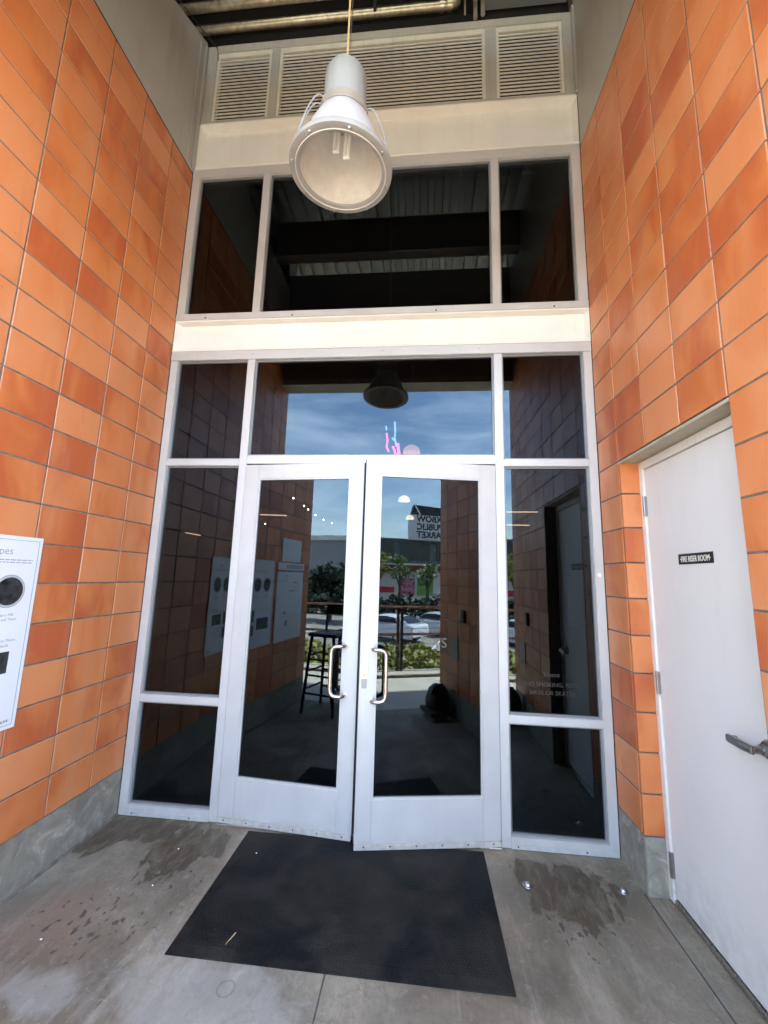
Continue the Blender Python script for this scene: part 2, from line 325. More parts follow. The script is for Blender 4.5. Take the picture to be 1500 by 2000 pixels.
class B:
    def __init__(s): s.v = []; s.f = []
    def add(s, vs, fs):
        o = len(s.v); s.v += [tuple(v) for v in vs]; s.f += [tuple(o+i for i in f) for f in fs]; return s
    def box(s, x0, x1, y0, y1, z0, z1):
        x0, x1 = min(x0, x1), max(x0, x1); y0, y1 = min(y0, y1), max(y0, y1); z0, z1 = min(z0, z1), max(z0, z1)
        vs = [(x, y, z) for z in (z0, z1) for y in (y0, y1) for x in (x0, x1)]
        return s.add(vs, [(0, 2, 3, 1), (4, 5, 7, 6), (0, 1, 5, 4), (2, 6, 7, 3), (0, 4, 6, 2), (1, 3, 7, 5)])
    def tube(s, pts, r, seg=8, caps=True):
        pts = [Vector(p) for p in pts]; rings = []
        rs = r if isinstance(r, (list, tuple)) else [r]*len(pts)
        up = None
        for i, p in enumerate(pts):
            d = (pts[min(i+1, len(pts)-1)] - pts[max(i-1, 0)]).normalized()
            if up is None: up = Vector((0, 0, 1)) if abs(d.z) < .9 else Vector((1, 0, 0))
            a = d.cross(up).normalized(); b_ = a.cross(d).normalized(); up = b_
            rings.append([p + rs[i]*(cos(2*pi*k/seg)*a + sin(2*pi*k/seg)*b_) for k in range(seg)])
        vs = [v for q in rings for v in q]; fs = []
        for i in range(len(pts)-1):
            for k in range(seg):
                k2 = (k+1) % seg; fs.append((i*seg+k, i*seg+k2, (i+1)*seg+k2, (i+1)*seg+k))
        if caps: fs.append(tuple(range(seg))[::-1]); fs.append(tuple((len(pts)-1)*seg+k for k in range(seg)))
        return s.add(vs, fs)
    def lathe(s, prof, c=(0, 0, 0), seg=48, axis='z'):
        vs = []
        for r, z in prof:
            for k in range(seg):
                a = 2*pi*k/seg
                if axis == 'z': vs.append((c[0]+r*cos(a), c[1]+r*sin(a), c[2]+z))
                elif axis == 'x': vs.append((c[0]+z, c[1]+r*cos(a), c[2]+r*sin(a)))
                else: vs.append((c[0]+r*cos(a), c[1]+z, c[2]+r*sin(a)))
        fs = []
        for i in range(len(prof)-1):
            for k in range(seg):
                k2 = (k+1) % seg; fs.append((i*seg+k, i*seg+k2, (i+1)*seg+k2, (i+1)*seg+k))
        return s.add(vs, fs)
    def quad(s, a, b_, c, d): return s.add([a, b_, c, d], [(0, 1, 2, 3)])
    def prism(s, poly, ax, lo, hi):
        n = len(poly)
        def mk(p, h):
            q = list(p); q.insert(ax, h); return tuple(q)
        vs = [mk(p, lo) for p in poly] + [mk(p, hi) for p in poly]
        fs = [tuple(range(n))[::-1], tuple(range(n, 2*n))] + [(i, (i+1) % n, n+(i+1) % n, n+i) for i in range(n)]
        return s.add(vs, fs)
    def mesh(s, name, m=None, smooth=False, off=(0, 0, 0)):
        me = bpy.data.meshes.new(name)
        me.from_pydata([(v[0]-off[0], v[1]-off[1], v[2]-off[2]) for v in s.v], [], s.f)
        if m: me.materials.append(M[m] if isinstance(m, str) else m)
        bm = bmesh.new(); bm.from_mesh(me); bmesh.ops.recalc_face_normals(bm, faces=bm.faces); bm.to_mesh(me); bm.free()
        if smooth:
            for p in me.polygons: p.use_smooth = True
            try: me.set_sharp_from_angle(angle=R(35))
            except Exception: pass
        return me

def obj(name, b, m, parent=None, smooth=False, bevel=0, local=False, label=None):
    """link one mesh; coordinates in b are world ones unless local"""
    off = (0, 0, 0)
    if parent is not None and not local:
        p = parent
        while p is not None: off = tuple(off[i]+p.location[i] for i in range(3)); p = p.parent
    me = b.mesh(name, m, smooth, off)
    o = bpy.data.objects.new(name, me); C.objects.link(o); o.parent = parent
    if bevel:
        bm = bmesh.new(); bm.from_mesh(me)
        bmesh.ops.remove_doubles(bm, verts=bm.verts, dist=1e-6)
        bmesh.ops.bevel(bm, geom=[e for e in bm.edges if e.is_manifold and e.calc_face_angle(0) > .5], offset=bevel, segments=2, affect='EDGES', clamp_overlap=True)
        bm.to_mesh(me); bm.free()
        for p_ in me.polygons: p_.use_smooth = True
        try: me.set_sharp_from_angle(angle=R(50))
        except Exception: pass
    if label: o['label'] = label
    return o

def thing(name, label, cat, loc=(0, 0, 0), rz=0, group=None):
    o = bpy.data.objects.new(name, None); C.objects.link(o); o.empty_display_size = .1
    o.location = loc; o.rotation_euler = (0, 0, rz); o['label'] = label; o['category'] = cat
    if group: o['group'] = group
    return o
def tag(o, label, cat, group=None):
    o['label'] = label; o['category'] = cat
    if group: o['group'] = group
    return o
def struct(name, b, m, **k):
    o = obj(name, b, m, **k); o['kind'] = 'structure'; return o
def stuff(o): o['kind'] = 'stuff'; return o
def copy_tree(o, parent=None):
    c = o.copy(); C.objects.link(c); c.parent = parent
    for ch in o.children: copy_tree(ch, c)
    return c
def text_b(s, size, depth=.001, align='CENTER', font_scale_x=1.0, bold=0.):
    cu = bpy.data.curves.new('t', 'FONT'); cu.body = s; cu.size = size; cu.align_x = align; cu.extrude = depth; cu.resolution_u = 3; cu.offset = bold
    o = bpy.data.objects.new('t', cu); C.objects.link(o)
    dg = bpy.context.evaluated_depsgraph_get(); me = o.evaluated_get(dg).to_mesh()
    b = B(); b.add([(v.co.x*font_scale_x, v.co.y, v.co.z) for v in me.vertices], [tuple(p.vertices) for p in me.polygons])
    o.evaluated_get(dg).to_mesh_clear(); bpy.data.objects.remove(o); bpy.data.curves.remove(cu)
    return b
def text_on(s, size, origin, ux, uy, mn, name, parent, align='CENTER', fx=1.0, bold=0):
    """flat lettering: ux runs along the line, uy up; both unit vectors"""
    b = text_b(s, size, .0006, align, fx, bold); ux = Vector(ux); uy = Vector(uy); un = ux.cross(uy); o = Vector(origin)
    b.v = [tuple(o + ux*v[0] + uy*v[1] + un*v[2]) for v in b.v]
    return obj(name, b, mn, parent)

WID = 3.145; DEP = -2.6; ZB = .2825; CH = .2032; TW = .30; TA = .275; TOP = 4.9; JG = .0088

weather(M['alu'], amt=.30, zmax=.10, streak=.06, speck=.10)
weather(M['beam'], dark=(.40, .33, .22), amt=0, streak=.14, speck=.15, sscale=(6, 6, .6))
weather(M['louvre'], dark=(.2, .16, .11), amt=0, streak=.3, speck=.1); weather(M['louvre_frame'], dark=(.15, .13, .1), amt=0, streak=.3, speck=.1)
weather(M['panel'], dark=(.16, .15, .12), amt=0, streak=.35, speck=.05, sscale=(2, 2, .25))
weather(M['door'], dark=(.22, .2, .18), amt=.35, zmax=.40, streak=.07, speck=.12, sscale=(3, 3, .8))
weather(M['door_frame'], dark=(.2, .17, .13), amt=.5, zmax=.5, streak=.15, speck=.2)
weather(M['lamp'], dark=(.16, .15, .13), amt=0, streak=.3, speck=.1); weather(M['lamp_in'], dark=(.3, .25, .19), amt=0, streak=.35, speck=.3, sscale=(5, 5, 3))
# mat: trodden dust and scuffed sheen
m_ = M['rubber']; n_m = m_.node_tree; b_m = n_m.nodes['Principled BSDF']; b_m.inputs['Specular IOR Level'].default_value = .16
gm = N(n_m, 'ShaderNodeNewGeometry'); za = N(n_m, 'ShaderNodeTexNoise', i_Scale=3.2, i_Detail=7., i_Roughness=.65, i_Distortion=.5); n_m.links.new(gm.outputs['Position'], za.inputs['Vector'])
ra = N(n_m, 'ShaderNodeMapRange'); ra.inputs[1].default_value = .3; ra.inputs[2].default_value = .7; ra.inputs[3].default_value = .45; ra.inputs[4].default_value = .9; n_m.links.new(za.outputs[0], ra.inputs[0]); n_m.links.new(ra.outputs[0], b_m.inputs['Roughness'])
rb = N(n_m, 'ShaderNodeValToRGB'); eb = rb.color_ramp.elements; eb[0].position = .40; eb[0].color = (.0045, .0047, .0055, 1); eb[1].position = .66; eb[1].color = (.030, .027, .022, 1); n_m.links.new(za.outputs[0], rb.inputs[0]); n_m.links.new(rb.outputs[0], b_m.inputs['Base Color'])
# ------------------------------------------------------------------ ground
b = B(); b.box(-.35, 1.597, -2.6, .14, -.15, 0); struct('floor', b, 'floor')
b = B(); b.box(1.603, 3.6, -2.6, .14, -.15, 0); struct('floor', b, 'floor')
b = B(); b.box(1.597, 1.603, -2.6, .14, -.15, -.006); struct('floor_joint', b, 'mortar')
b = B(); b.box(WID-.012, WID-.006, DEP, -.27, -.001, .0006); struct('floor_joint', b, 'alu_edge')
for i, (x0, x1) in enumerate(((-9, -3.2), (-3.194, -.4), (-.394, 2.4), (2.406, 5.2), (5.206, 8), (8.006, 14))):
    for (y0, y1) in ((-3.38, -2.606), (-4.1, -3.386)):
        b = B(); b.box(x0, x1, y0, y1, -.15, -.002); struct('sidewalk', b, 'walk', bevel=.004)
b = B(); b.box(-9, 14, -4.3, -4.106, -.2, -.05); struct('drain_channel', b, 'soil')
b = B(); b.box(-9, 14, -4.68, -4.3, -.6, 0.0); struct('kerb', b, 'walk', bevel=.01)
b = B(); b.box(-60, 60, -8.2, -4.68, -3, -.22); b.v = [(x, y, z + (-.75 if (z > -1 and y < -7) else 0)) for x, y, z in b.v]; struct('planting_bed', b, 'soil')
b = B(); b.box(-400, 400, -900, -8.2, -2.4, -1.8); struct('parking_lot', b, 'asphalt')
b = B(); b.box(-400, 400, -8.2, 400, -2.9, -2.5); struct('ground', b, 'soil')
for k in range(14):
    x = -14+k*2.8
    b = B(); b.prism([(x, -16.5), (x+.12, -16.5), (x+3.1, -21.5), (x+2.98, -21.5)], 2, -1.796, -1.792)
    struct('parking_line', b, 'paint_line')
b = B(); b.box(-20, 30, -13.6, -13.3, -1.8, -1.65); struct('parking_kerb', b, 'walk')

# ------------------------------------------------------------------ tiled side walls
tile_cache = {}
def tile_mesh(w, h):
    key = (round(w, 3), round(h, 3))
    if key in tile_cache: return tile_cache[key]
    t = .012; e = .0022
    vs = [(-w/2, 0, -h/2), (w/2, 0, -h/2), (w/2, 0, h/2), (-w/2, 0, h/2),
          (-w/2, -t+e, -h/2), (w/2, -t+e, -h/2), (w/2, -t+e, h/2), (-w/2, -t+e, h/2),
          (-w/2+e, -t, -h/2+e), (w/2-e, -t, -h/2+e), (w/2-e, -t, h/2-e), (-w/2+e, -t, h/2-e)]
    fs = [(0, 1, 5, 4), (1, 2, 6, 5), (2, 3, 7, 6), (3, 0, 4, 7), (4, 5, 9, 8), (5, 6, 10, 9), (6, 7, 11, 10), (7, 4, 8, 11), (8, 9, 10, 11)]
    me = bpy.data.meshes.new('tile'); me.from_pydata(vs, [], fs); me.materials.append(M['tile'])
    bm = bmesh.new(); bm.from_mesh(me); bmesh.ops.recalc_face_normals(bm, faces=bm.faces); bm.to_mesh(me); bm.free()
    for f in me.polygons:
        if f.normal.dot(Vector((0, -1, 0))) < -.5: f.flip()
    tile_cache[key] = me; return me
def place_tile(parent, side, a0, a1, z0, z1):
    """side: 'L' faces +x at x=0, 'R' faces -x at x=WID, 'F' faces -y; a0..a1 along the wall"""
    w = abs(a1-a0)-JG; h = (z1-z0)-JG
    if w < .015 or h < .015: return
    o = bpy.data.objects.new('tile', tile_mesh(w, h)); C.objects.link(o); o.parent = parent
    ca = (a0+a1)/2; cz = (z0+z1)/2; pl = parent.location
    jit = random.uniform(-.0012, .0012)
    if side[0] == 'L': p = (-.012+jit, ca, cz); rz = R(90)
    elif side[0] == 'R': p = (WID+.012+jit, ca, cz); rz = R(-90)
    o.location = (p[0]-pl[0], p[1]-pl[1], p[2]-pl[2])
    o.rotation_euler = (random.uniform(-.003, .003), random.uniform(-.0015, .0015), rz + random.uniform(-.003, .003))
cols = [(0.0, -TA)] + [(-TA-i*TW, -TA-(i+1)*TW) for i in range(8)]
cols = [(a, max(b_, DEP)) for a, b_ in cols if a > DEP+.02]
rows = []
z = ZB
while z < TOP-.01: rows.append((z, min(z+CH, TOP))); z += CH
for side in 'LR':
    if side == 'L':
        t = thing('tiled_wall', 'orange tiled wall on the left of the glass doors, poster on it', 'wall', (0, -1.3, 0))
        b = B(); b.box(-.4, -.0045, DEP+.012, .13, 0, TOP); obj('mortar', b, 'mortar', t)
        b = B(); b.box(-.0120, -.001, DEP, -.002, 0, ZB-.003); obj('plinth', b, 'plinth', t, bevel=.003)
        b = B(); b.box(-.001, .012, DEP, -.002, 0, .012); obj('caulk', b, 'mortar', t)
    else:
        t = thing('tiled_wall', 'orange tiled wall on the right, with the white utility door set in it', 'wall', (WID, -1.3, 0))
        X = WID+.0045
        b = B(); b.box(X, WID+.5, -TA-.005, .13, 0, TOP); b.box(X, WID+.5, DEP+.012, -TA-3*TW, 0, TOP); b.box(X, WID+.5, -TA-3*TW, -TA-.005, 10*CH+ZB+.012, TOP)
        b.box(WID+.22, WID+.5, -TA-3*TW, -TA-.005, 0, 10*CH+ZB+.012)
        obj('mortar', b, 'mortar', t)
        b = B(); b.box(WID+.001, WID+.012, -TA-.004, -.002, 0, ZB-.003); obj('plinth', b, 'plinth', t)
        b = B(); b.box(WID+.001, WID+.012, DEP, -TA-3*TW+.004, 0, ZB-.003); obj('plinth', b, 'plinth', t)
        b = B(); b.box(WID+.0005, WID+.110, -TA-.018, -TA-.0055, 0, ZB-.003); obj('plinth', b, 'plinth', t, bevel=.003)
    for ci, (a0, a1) in enumerate(cols):
        for ri, (z0, z1) in enumerate(rows):
            if side == 'R' and 1 <= ci <= 3 and ri < 10: continue
            place_tile(t, side, a1, a0, z0, z1)
    if side == 'R':
        for ri, (z0, z1) in enumerate(rows[:10]):      # return of the recess beside the door
            me = tile_mesh(.108, z1-z0-JG)
            o = bpy.data.objects.new('tile', me); C.objects.link(o); o.parent = t
            o.location = (WID+.055-t.location[0], -TA-.0065-t.location[1], (z0+z1)/2)
    # outer facade beside the opening, seen only from outside
    f = thing('street_facade', 'orange tiled outer facade on the %s of the entrance opening' % ('left' if side == 'L' else 'right'), 'facade', (-4 if side == 'L' else 7, -2.6, 0))
    x0, x1 = (-8, -.0122) if side == 'L' else (WID+.0122, 12)
    b = B(); b.box(x0 if side == 'L' else WID+.5, -.4 if side == 'L' else x1, DEP+.012, .1, 0, 6.56)
    if side == 'L': b.box(-.4, -.0122, DEP+.012, -2.3, TOP, 6.56)
    else: b.box(WID+.0122, WID+.5, DEP+.012, .1, TOP, 6.56)
    obj('wall', b, 'mortar', f)
    g = B(); xx = 0
    while xx < 7.9:
        zz = 0.02
        while zz < 6.3:
            a = (-xx-.3+JG, -xx) if side == 'L' else (WID+xx, WID+xx+.3-JG)
            g.box(a[0], a[1], DEP-.001, DEP+.0118, zz, zz+CH-JG); zz += CH
        xx += .3
    stuff(obj('tile', g, 'tile', f))
# upper front wall over the opening, roof
b = B(); b.box(-.0, WID, DEP+.002, DEP+.22, 4.28, 5.93)
fw = thing('upper_front_wall', 'grey clad wall above the entrance opening, seen mirrored in the glass', 'wall', (1.57, -2.5, 4.3))
obj('cladding', b, mat('pale_wall_cladding', (.24, .22, .19), .6, noise=.05, nscale=2), fw)
b = B(); b.box(.0, WID, DEP-.02, DEP+.26, 4.20, 4.277); hb = obj('head_trim', b, 'lintel', fw)
bb = B()
for i in range(12): bb.lathe([(.0001, 0), (.012, 0), (.010, .006), (.0001, .008)], (.15+i*.26, DEP+.262, 4.25), 8, 'y')
obj('rivet', bb, 'screw', hb)['kind'] = 'stuff'
b = B(); b.box(-8, 12, -3.5, 14.2, 6.95, 7.2); tag(obj('flat_roof', b, 'roofbrd'), 'flat grey roof slab over the entrance and hall', 'roof')
# corrugated deck under the roof
dk = thing('roof_deck', 'corrugated steel deck ceiling high above the entrance', 'ceiling', (1.5, -1.2, 6.6))
prof = []; x = -1.6
while x < 4.8: prof += [(x, 6.6), (x+.07, 6.6), (x+.085, 6.69), (x+.185, 6.69)]; x += .20
b = B(); n_ = len(prof)
b.add([(p[0], -3.45, p[1]) for p in prof]+[(p[0], .3, p[1]) for p in prof], [(i, i+1, n_+i+1, n_+i) for i in range(n_-1)])
b.box(-1.6, 4.8, -3.45, .3, 6.7, 6.72)
obj('deck_sheet', b, 'deck', dk)
b = B(); b.box(.0, WID, -1.80, -1.785, 5.70, 6.16); b.box(.0, WID, -1.87, -1.715, 5.685, 5.70); b.box(0, WID, -1.87, -1.715, 6.16, 6.175)
tag(obj('roof_beam', b, 'deck'), 'steel beam spanning under the corrugated deck ceiling', 'beam')
# wall above the louvres; added near-black plate stands in for shade under the deck
b = B(); b.box(-1.6, 4.8, .12, .3, 6.25, 6.7); b.box(-1.6, 2.42, -.36, .12, 6.52, 6.54); tag(obj('back_wall_and_shade_plate', b, 'dark'), 'dark wall strip above the louvres behind the pipes, with an added near-black plate as painted shade', 'wall')
b = B(); b.box(2.42, WID, -.2, .10, 6.50, 6.58); tag(obj('soffit_plate', b, mat('blue_grey_steel', (.22, .24, .25), .5)), 'blue grey steel plate at the top right above the louvres', 'plate')
# side metal panels
t = thing('metal_cladding', 'grey metal panel above the left tiled wall', 'cladding', (0, -1.3, 4.9))
b = B(); b.prism([(DEP+.22, 4.912), (0-.001, 4.912), (-.001, 6.27), (-.46, 5.97), (-1.0, 5.72), (DEP+.22, 5.72)], 0, -.012, -.003); obj('panel', b, 'panel', t)
b = B(); b.box(-.014, -.004, DEP+.22, 0, 4.9, 4.912); obj('reveal', b, 'dark', t)
b = B(); b.box(-.002, .010, -.10, -.085, 4.93, 6.15); b.box(-.002, .018, -.03, -.002, 4.93, 6.2); obj('trim', b, 'panel', t, bevel=.002)
t = thing('metal_cladding', 'grey metal panel above the right tiled wall', 'cladding', (WID, -1.3, 4.9))
b = B(); b.box(WID+.003, WID+.012, DEP+.22, -.001, 4.912, 6.6); obj('panel', b, 'panel', t)
b = B(); b.box(WID+.004, WID+.014, DEP+.22, 0, 4.9, 4.912); obj('reveal', b, 'dark', t)
b = B(); b.box(WID-.018, WID+.002, -.03, -.002, 5.41, 6.25); obj('trim', b, 'panel', t, bevel=.002)
b = B(); b.box(-1.6, -.4, -2.4, .12, 4.9, 4.92); struct('attic_floor', b, 'dark')
b = B(); b.box(-1.65, -1.6, -2.4, .3, 4.9, 6.95); struct('attic_wall', b, 'dark')

# ------------------------------------------------------------------ storefront frames
GY = .035
def bar(name, x0, x1, z0, z1, parent, y0=0., y1=.10, m='alu', bevel=.0025):
    b = B(); b.box(x0, x1, y0, y1, z0, z1); return obj(name, b, m, parent, bevel=bevel)
def pane(x0, x1, z0, z1, parent, name='glass_pane'):
    """glazing sits in a dark gasket with a slim stop around it"""
    g = .012
    b = B()
    for q in ((x0, x0+g, z0, z1), (x1-g, x1, z0, z1), (x0+g, x1-g, z0, z0+g), (x0+g, x1-g, z1-g, z1)): b.box(q[0], q[1], GY-.012, GY+.012, q[2], q[3])
    obj('gasket', b, 'stop', parent)
    b = B(); b.box(x0+g*.5, x1-g*.5, GY, GY+.006, z0+g*.5, z1-g*.5)
    return obj(name, b, 'glass', parent)
sf = thing('storefront_frame', 'silver aluminium storefront frame with sidelights around the double doors', 'window frame', (1.57, .05, 0))
XL0, XL1, MLa, MLb, MRa, MRb, XR0, XR1 = .003, .060, .625, .682, 2.465, 2.522, 3.086, 3.142
bar('jamb', XL0, XL1, 0.004, 3.2, sf); bar('jamb', XR0, XR1, 0.004, 3.2, sf)
bar('mullion', MLa, MLb, 0.004, 3.2, sf); bar('mullion', MRa, MRb, 0.004, 3.2, sf)
bar('head_rail', XL0, XR1, 3.2015, 3.272, sf, y0=-.004)
for (a, c) in ((XL1, MLa), (MRb, XR0)):
    bar('sill', a+.0005, c-.0005, .004, .066, sf); bar('rail', a+.0005, c-.0005, .703, .752, sf, y0=.001); bar('rail', a+.0005, c-.0005, 2.362, 2.412, sf, y0=.001)
    pane(a, c, .066, .703, sf); pane(a, c, .752, 2.362, sf); pane(a, c, 2.412, 3.2005, sf)
    b = B(); b.box(a-.05 if a < 1 else a, c if a < 1 else c+.05, -.004, -.0005, .004, .03); obj('sill_flashing', b, 'alu', sf)
    bb = B()
    for x in (a+.04, c-.13): bb = B(); bb.lathe([(.0001, 0), (.005, 0), (.004, -.002), (.0001, -.003)], (x, -.004, .018), 8, 'y'); obj('screw', bb, 'ink', sf)
bar('door_header', MLb+.0005, MRa-.0005, 2.376, 2.440, sf, y0=.001)
pane(MLb, MRa, 2.440, 3.2005, sf, 'transom_glass')
b = B(); b.box(MLb, MRa, -.02, .1, .0, .010); obj('threshold', b, 'steel', sf, bevel=.003)
# thin stop strips on the hinge side of both mullions
bar('door_stop', MLb+.001, MLb+.012, .012, 2.374, sf, y0=.045, y1=.1); bar('door_stop', MRa-.012, MRa-.001, .012, 2.374, sf, y0=.045, y1=.1)
bb = B(); bb.lathe([(.0001, -.004), (.012, -.004), (.013, 0)], (3.112, 0, 1.635), 20, 'y'); obj('sticker', bb, mat('cream_sticker', (.8, .74, .58), .5), sf, label='small round cream sticker on the right jamb')
for (ya2, za2, w2) in ((.62, 6.46, .012), (1.55, 6.48, .010), (2.35, 6.45, .014)):
    b = B(); b.tube([(ya2, -2.38, za2), (ya2+.05, -.42, za2)], w2, 8); tag(obj('ceiling_conduit', b, mat('pale_conduit', (.7, .68, .6), .4), smooth=True), 'pale conduit run under the roof deck at %s, mirrored in the upper window' % {.62: 'the left', 1.55: 'the middle', 2.35: 'the right'}[ya2], 'conduit')
for x in (.66, 1.66, 2.36): # engraved slot marks on the head rail
    bb = B(); bb.box(x-.014, x+.014, -.0052, -.0042, 3.236, 3.246); obj('slot_mark', bb, mat('slot_grey', (.42, .42, .43), .5), sf)

uw = thing('upper_window', 'three pane fixed window between the two cream beams', 'window', (1.57, .05, 3.54))
bar('jamb', .003, .068, 3.595, 4.862, uw); bar('jamb', 3.074, 3.142, 3.595, 4.862, uw)
bar('mullion', .624, .684, 3.595, 4.862, uw, y0=.001); bar('mullion', 2.466, 2.524, 3.595, 4.862, uw, y0=.001)
bar('sill', .003, 3.142, 3.542, 3.5945, uw, y0=-.006); bar('head', .003, 3.142, 4.8625, 4.938, uw, y0=-.002)
for a, c in ((.068, .624), (.684, 2.466), (2.524, 3.074)): pane(a, c, 3.595, 4.862, uw)
for i, x in enumerate((.25, .95, 2.05, 2.9)):
    bb = B(); bb.lathe([(.0001, -.003), (.006, -.002), (.007, 0)], (x, -.006, 3.557), 8, 'y'); obj('screw', bb, 'ink', uw)

def channel(zb, zt, w, label):
    t = thing('steel_channel_beam', label, 'beam', (1.57, .03, zb))
    b = B(); b.box(.002, 3.143, w, w+.012, zb+.010, zt-.012); obj('web', b, 'beam', t)
    b = B(); b.box(.002, 3.143, -.004, w+.012, zt-.012, zt); obj('flange', b, 'beam', t, bevel=.003)
    b = B(); b.box(.002, 3.143, -.006, w+.012, zb, zb+.010); obj('flange', b, 'beam', t, bevel=.003)
    for x0, x1 in ((.002, .030), (3.125, 3.143)):
        b = B(); b.prism([(x0, 0.002), (x1, w), (x0, w)] if x0 < 1 else [(x1, .002), (x1, w), (x0, w)], 2, zb+.010, zt-.012); obj('end_plate', b, 'beam', t)
channel(3.275, 3.540, .055, 'cream painted steel beam directly above the glass doors')
channel(4.945, 5.402, .075, 'cream painted steel beam below the louvres, the upper and deeper one')

lv = thing('louvre_vent', 'wide beige louvred vent in three bays near the ceiling', 'vent', (1.57, .05, 5.41))
fr = [(.003, .095, 5.405, 6.245), (.600, .672, 5.4405, 6.1695), (2.440, 2.528, 5.4405, 6.1695), (3.062, 3.142, 5.405, 6.245)]
for q in fr: bar('frame_post', *q, lv, y0=.01, m='louvre_frame')
bar('frame_rail', .0955, 3.0615, 5.405, 5.440, lv, y0=.008, m='louvre_frame'); bar('frame_rail', .0955, 3.0615, 6.170, 6.245, lv, y0=.008, m='louvre_frame')
for (x0, x1) in ((.095, .600), (.672, 2.440), (2.528, 3.062)):
    for q in ((x0, x0+.024, 5.4405, 6.1695), (x1-.024, x1, 5.4405, 6.1695)): bar('bay_trim', *q, lv, y0=.018, y1=.06, m='louvre', bevel=.002)
    bar('bay_trim', x0+.0245, x1-.0245, 6.118, 6.1695, lv, y0=.018, y1=.06, m='louvre', bevel=.002)
    xa, xb = x0+.0245, x1-.0245; n_ = 19; p_ = (6.112-5.446)/n_
    sb = B(); z0 = 0
    sb.prism([(.022, 0), (.0265, .0), (.0275, .013), (.0235, .0145), (.022, .014)], 0, -(xb-xa)/2, (xb-xa)/2)
    me = sb.mesh('slat', 'louvre')
    for i in range(n_):
        o = bpy.data.objects.new('slat', me); C.objects.link(o); o.parent = lv
        o.location = ((xa+xb)/2-lv.location[0], 0-lv.location[1], 5.448+i*p_-lv.location[2])
b = B(); b.box(.003, 3.142, .12, .14, 5.40, 6.25); obj('back_panel', b, 'dark', lv)

# ------------------------------------------------------------------ door leaves
def leaf(side, ang, label):
    s = 1 if side == 'L' else -1
    hx = .685 if side == 'L' else 2.462
    t = thing('glass_door', label, 'door', (hx, -.010, 0), -s*R(ang))
    def bx(b, u0, u1, v0, v1, z0, z1): return b.box(s*u0, s*u1, v0, v1, z0, z1)
    T = .045; Wd = .883; z0, z1 = .045, 2.362
    for nm, q in (('stile', (.0, .108, 0, T, z0, z1)), ('stile', (.786, Wd, 0, T, z0, z1)), ('bottom_rail', (.1085, .7855, .0008, T, z0, .280)), ('top_rail', (.1085, .7855, .0008, T, 2.260, z1))):
        obj(nm, bx(B(), *q), 'alu', t, local=True, bevel=.0025)
    b = B()
    for q in ((.1085, .118, .006, T-.006, .28, 2.26), (.776, .7855, .006, T-.006, .28, 2.26), (.118, .776, .006, T-.006, .28, .2895), (.118, .776, .006, T-.006, 2.2505, 2.26)): bx(b, *q)
    obj('glazing_bead', b, 'alu', t, local=True)
    obj('glass_pane', bx(B(), .112, .782, .016, .022, .284, 2.256), 'glass', t, local=True)
    obj('door_sweep', bx(B(), .002, Wd-.002, -.008, T, .016, .046), 'beam' if False else 'steel_white', t, local=True, bevel=.002)
    bb = B()
    for i in range(6): bb = B(); bb.lathe([(.0001, -.0105), (.004, -.010), (.005, -.008)], (s*(.05+i*.155), 0, .034), 8, 'y'); obj('screw', bb, 'ink', t, local=True)
    bb = B(); bx(bb, Wd-.0015, Wd+.004, .006, T-.004, z0, z1); obj('edge_seal', bb, 'ink', t, local=True)
    # offset pull handle
    P = [(.806, 0, .838), (.806, -.030, .838)]
    def arc(cx, cy, cz, pts): pass
    path = [(.806, .001, .838), (.806, -.028, .838), (.800, -.043, .8385), (.786, -.054, .839), (.755, -.058, .840), (.738, -.058, .846), (.727, -.058, .862), (.724, -.058, .885),
            (.724, -.058, 1.095), (.727, -.058, 1.118), (.738, -.058, 1.134), (.755, -.058, 1.140), (.786, -.054, 1.141), (.800, -.043, 1.1415), (.806, -.028, 1.142), (.806, .001, 1.142)]
    b = B(); b.tube([(s*p[0], p[1], p[2]) for p in path], .0125, 16); h = obj('pull_handle', b, 'steel', t, local=True, smooth=True)
    b = B(); b.lathe([(.0001, -.003), (.018, -.003), (.018, 0)], (s*.806, 0, .838), 20, 'y'); b.lathe([(.0001, -.003), (.018, -.003), (.018, 0)], (s*.806, 0, 1.142), 20, 'y'); obj('rosette', b, 'steel', h, local=True, smooth=True)
    if side == 'R':
        pl = [(-.013, .905), (.013, .905), (.019, .915), (.023, 1.0), (.018, 1.085), (.010, 1.1), (-.010, 1.1), (-.018, 1.085), (-.023, 1.0), (-.019, .915)]
        b = B(); b.prism([(s*.853+p[0], p[1]) for p in pl], 1, -.010, 0); lp = obj('lock_plate', b, mat('lock_grey', (.5, .5, .54), .35, metal=.6), t, local=True, bevel=.003)
        b = B(); b.lathe([(.0001, -.018), (.010, -.018), (.012, -.010)], (s*.853, 0, .985), 20, 'y'); obj('key_cylinder', b, mat('brass', (.62, .50, .22), .35, metal=.9), lp, local=True)
        b = B(); b.prism([(s*.853+p[0]*.8, .908+(p[1]-.905)*.28) for p in [(-.013, .905), (.013, .905), (.019, .915), (.023, 1.1), (-.023, 1.1), (-.019, .915)]], 1, -.0125, -.010); obj('lock_cover', b, 'galv_dark', lp, local=True)
        # vinyl lettering on the glass
        tb = text_b('TS', .085, .0006, 'LEFT'); tb.v = [(s*.42+v[0], .0158-v[2], 1.15+v[1]) for v in tb.v]; obj('lettering', tb, 'vinyl', t, local=True)
    for z_ in (.2, 2.2):   # pivots at the jamb
        b = B(); b.lathe([(.011, z_-.05), (.011, z_+.05)], (s*-.004, .0, 0), 12); 
    return t
M['steel_white'] = mat('sweep_aluminium', (.50, .47, .42), .5, metal=.3, noise=.15, nscale=30)
M['galv_dark'] = mat('lock_cover_grey', (.28, .28, .30), .4, metal=.5)
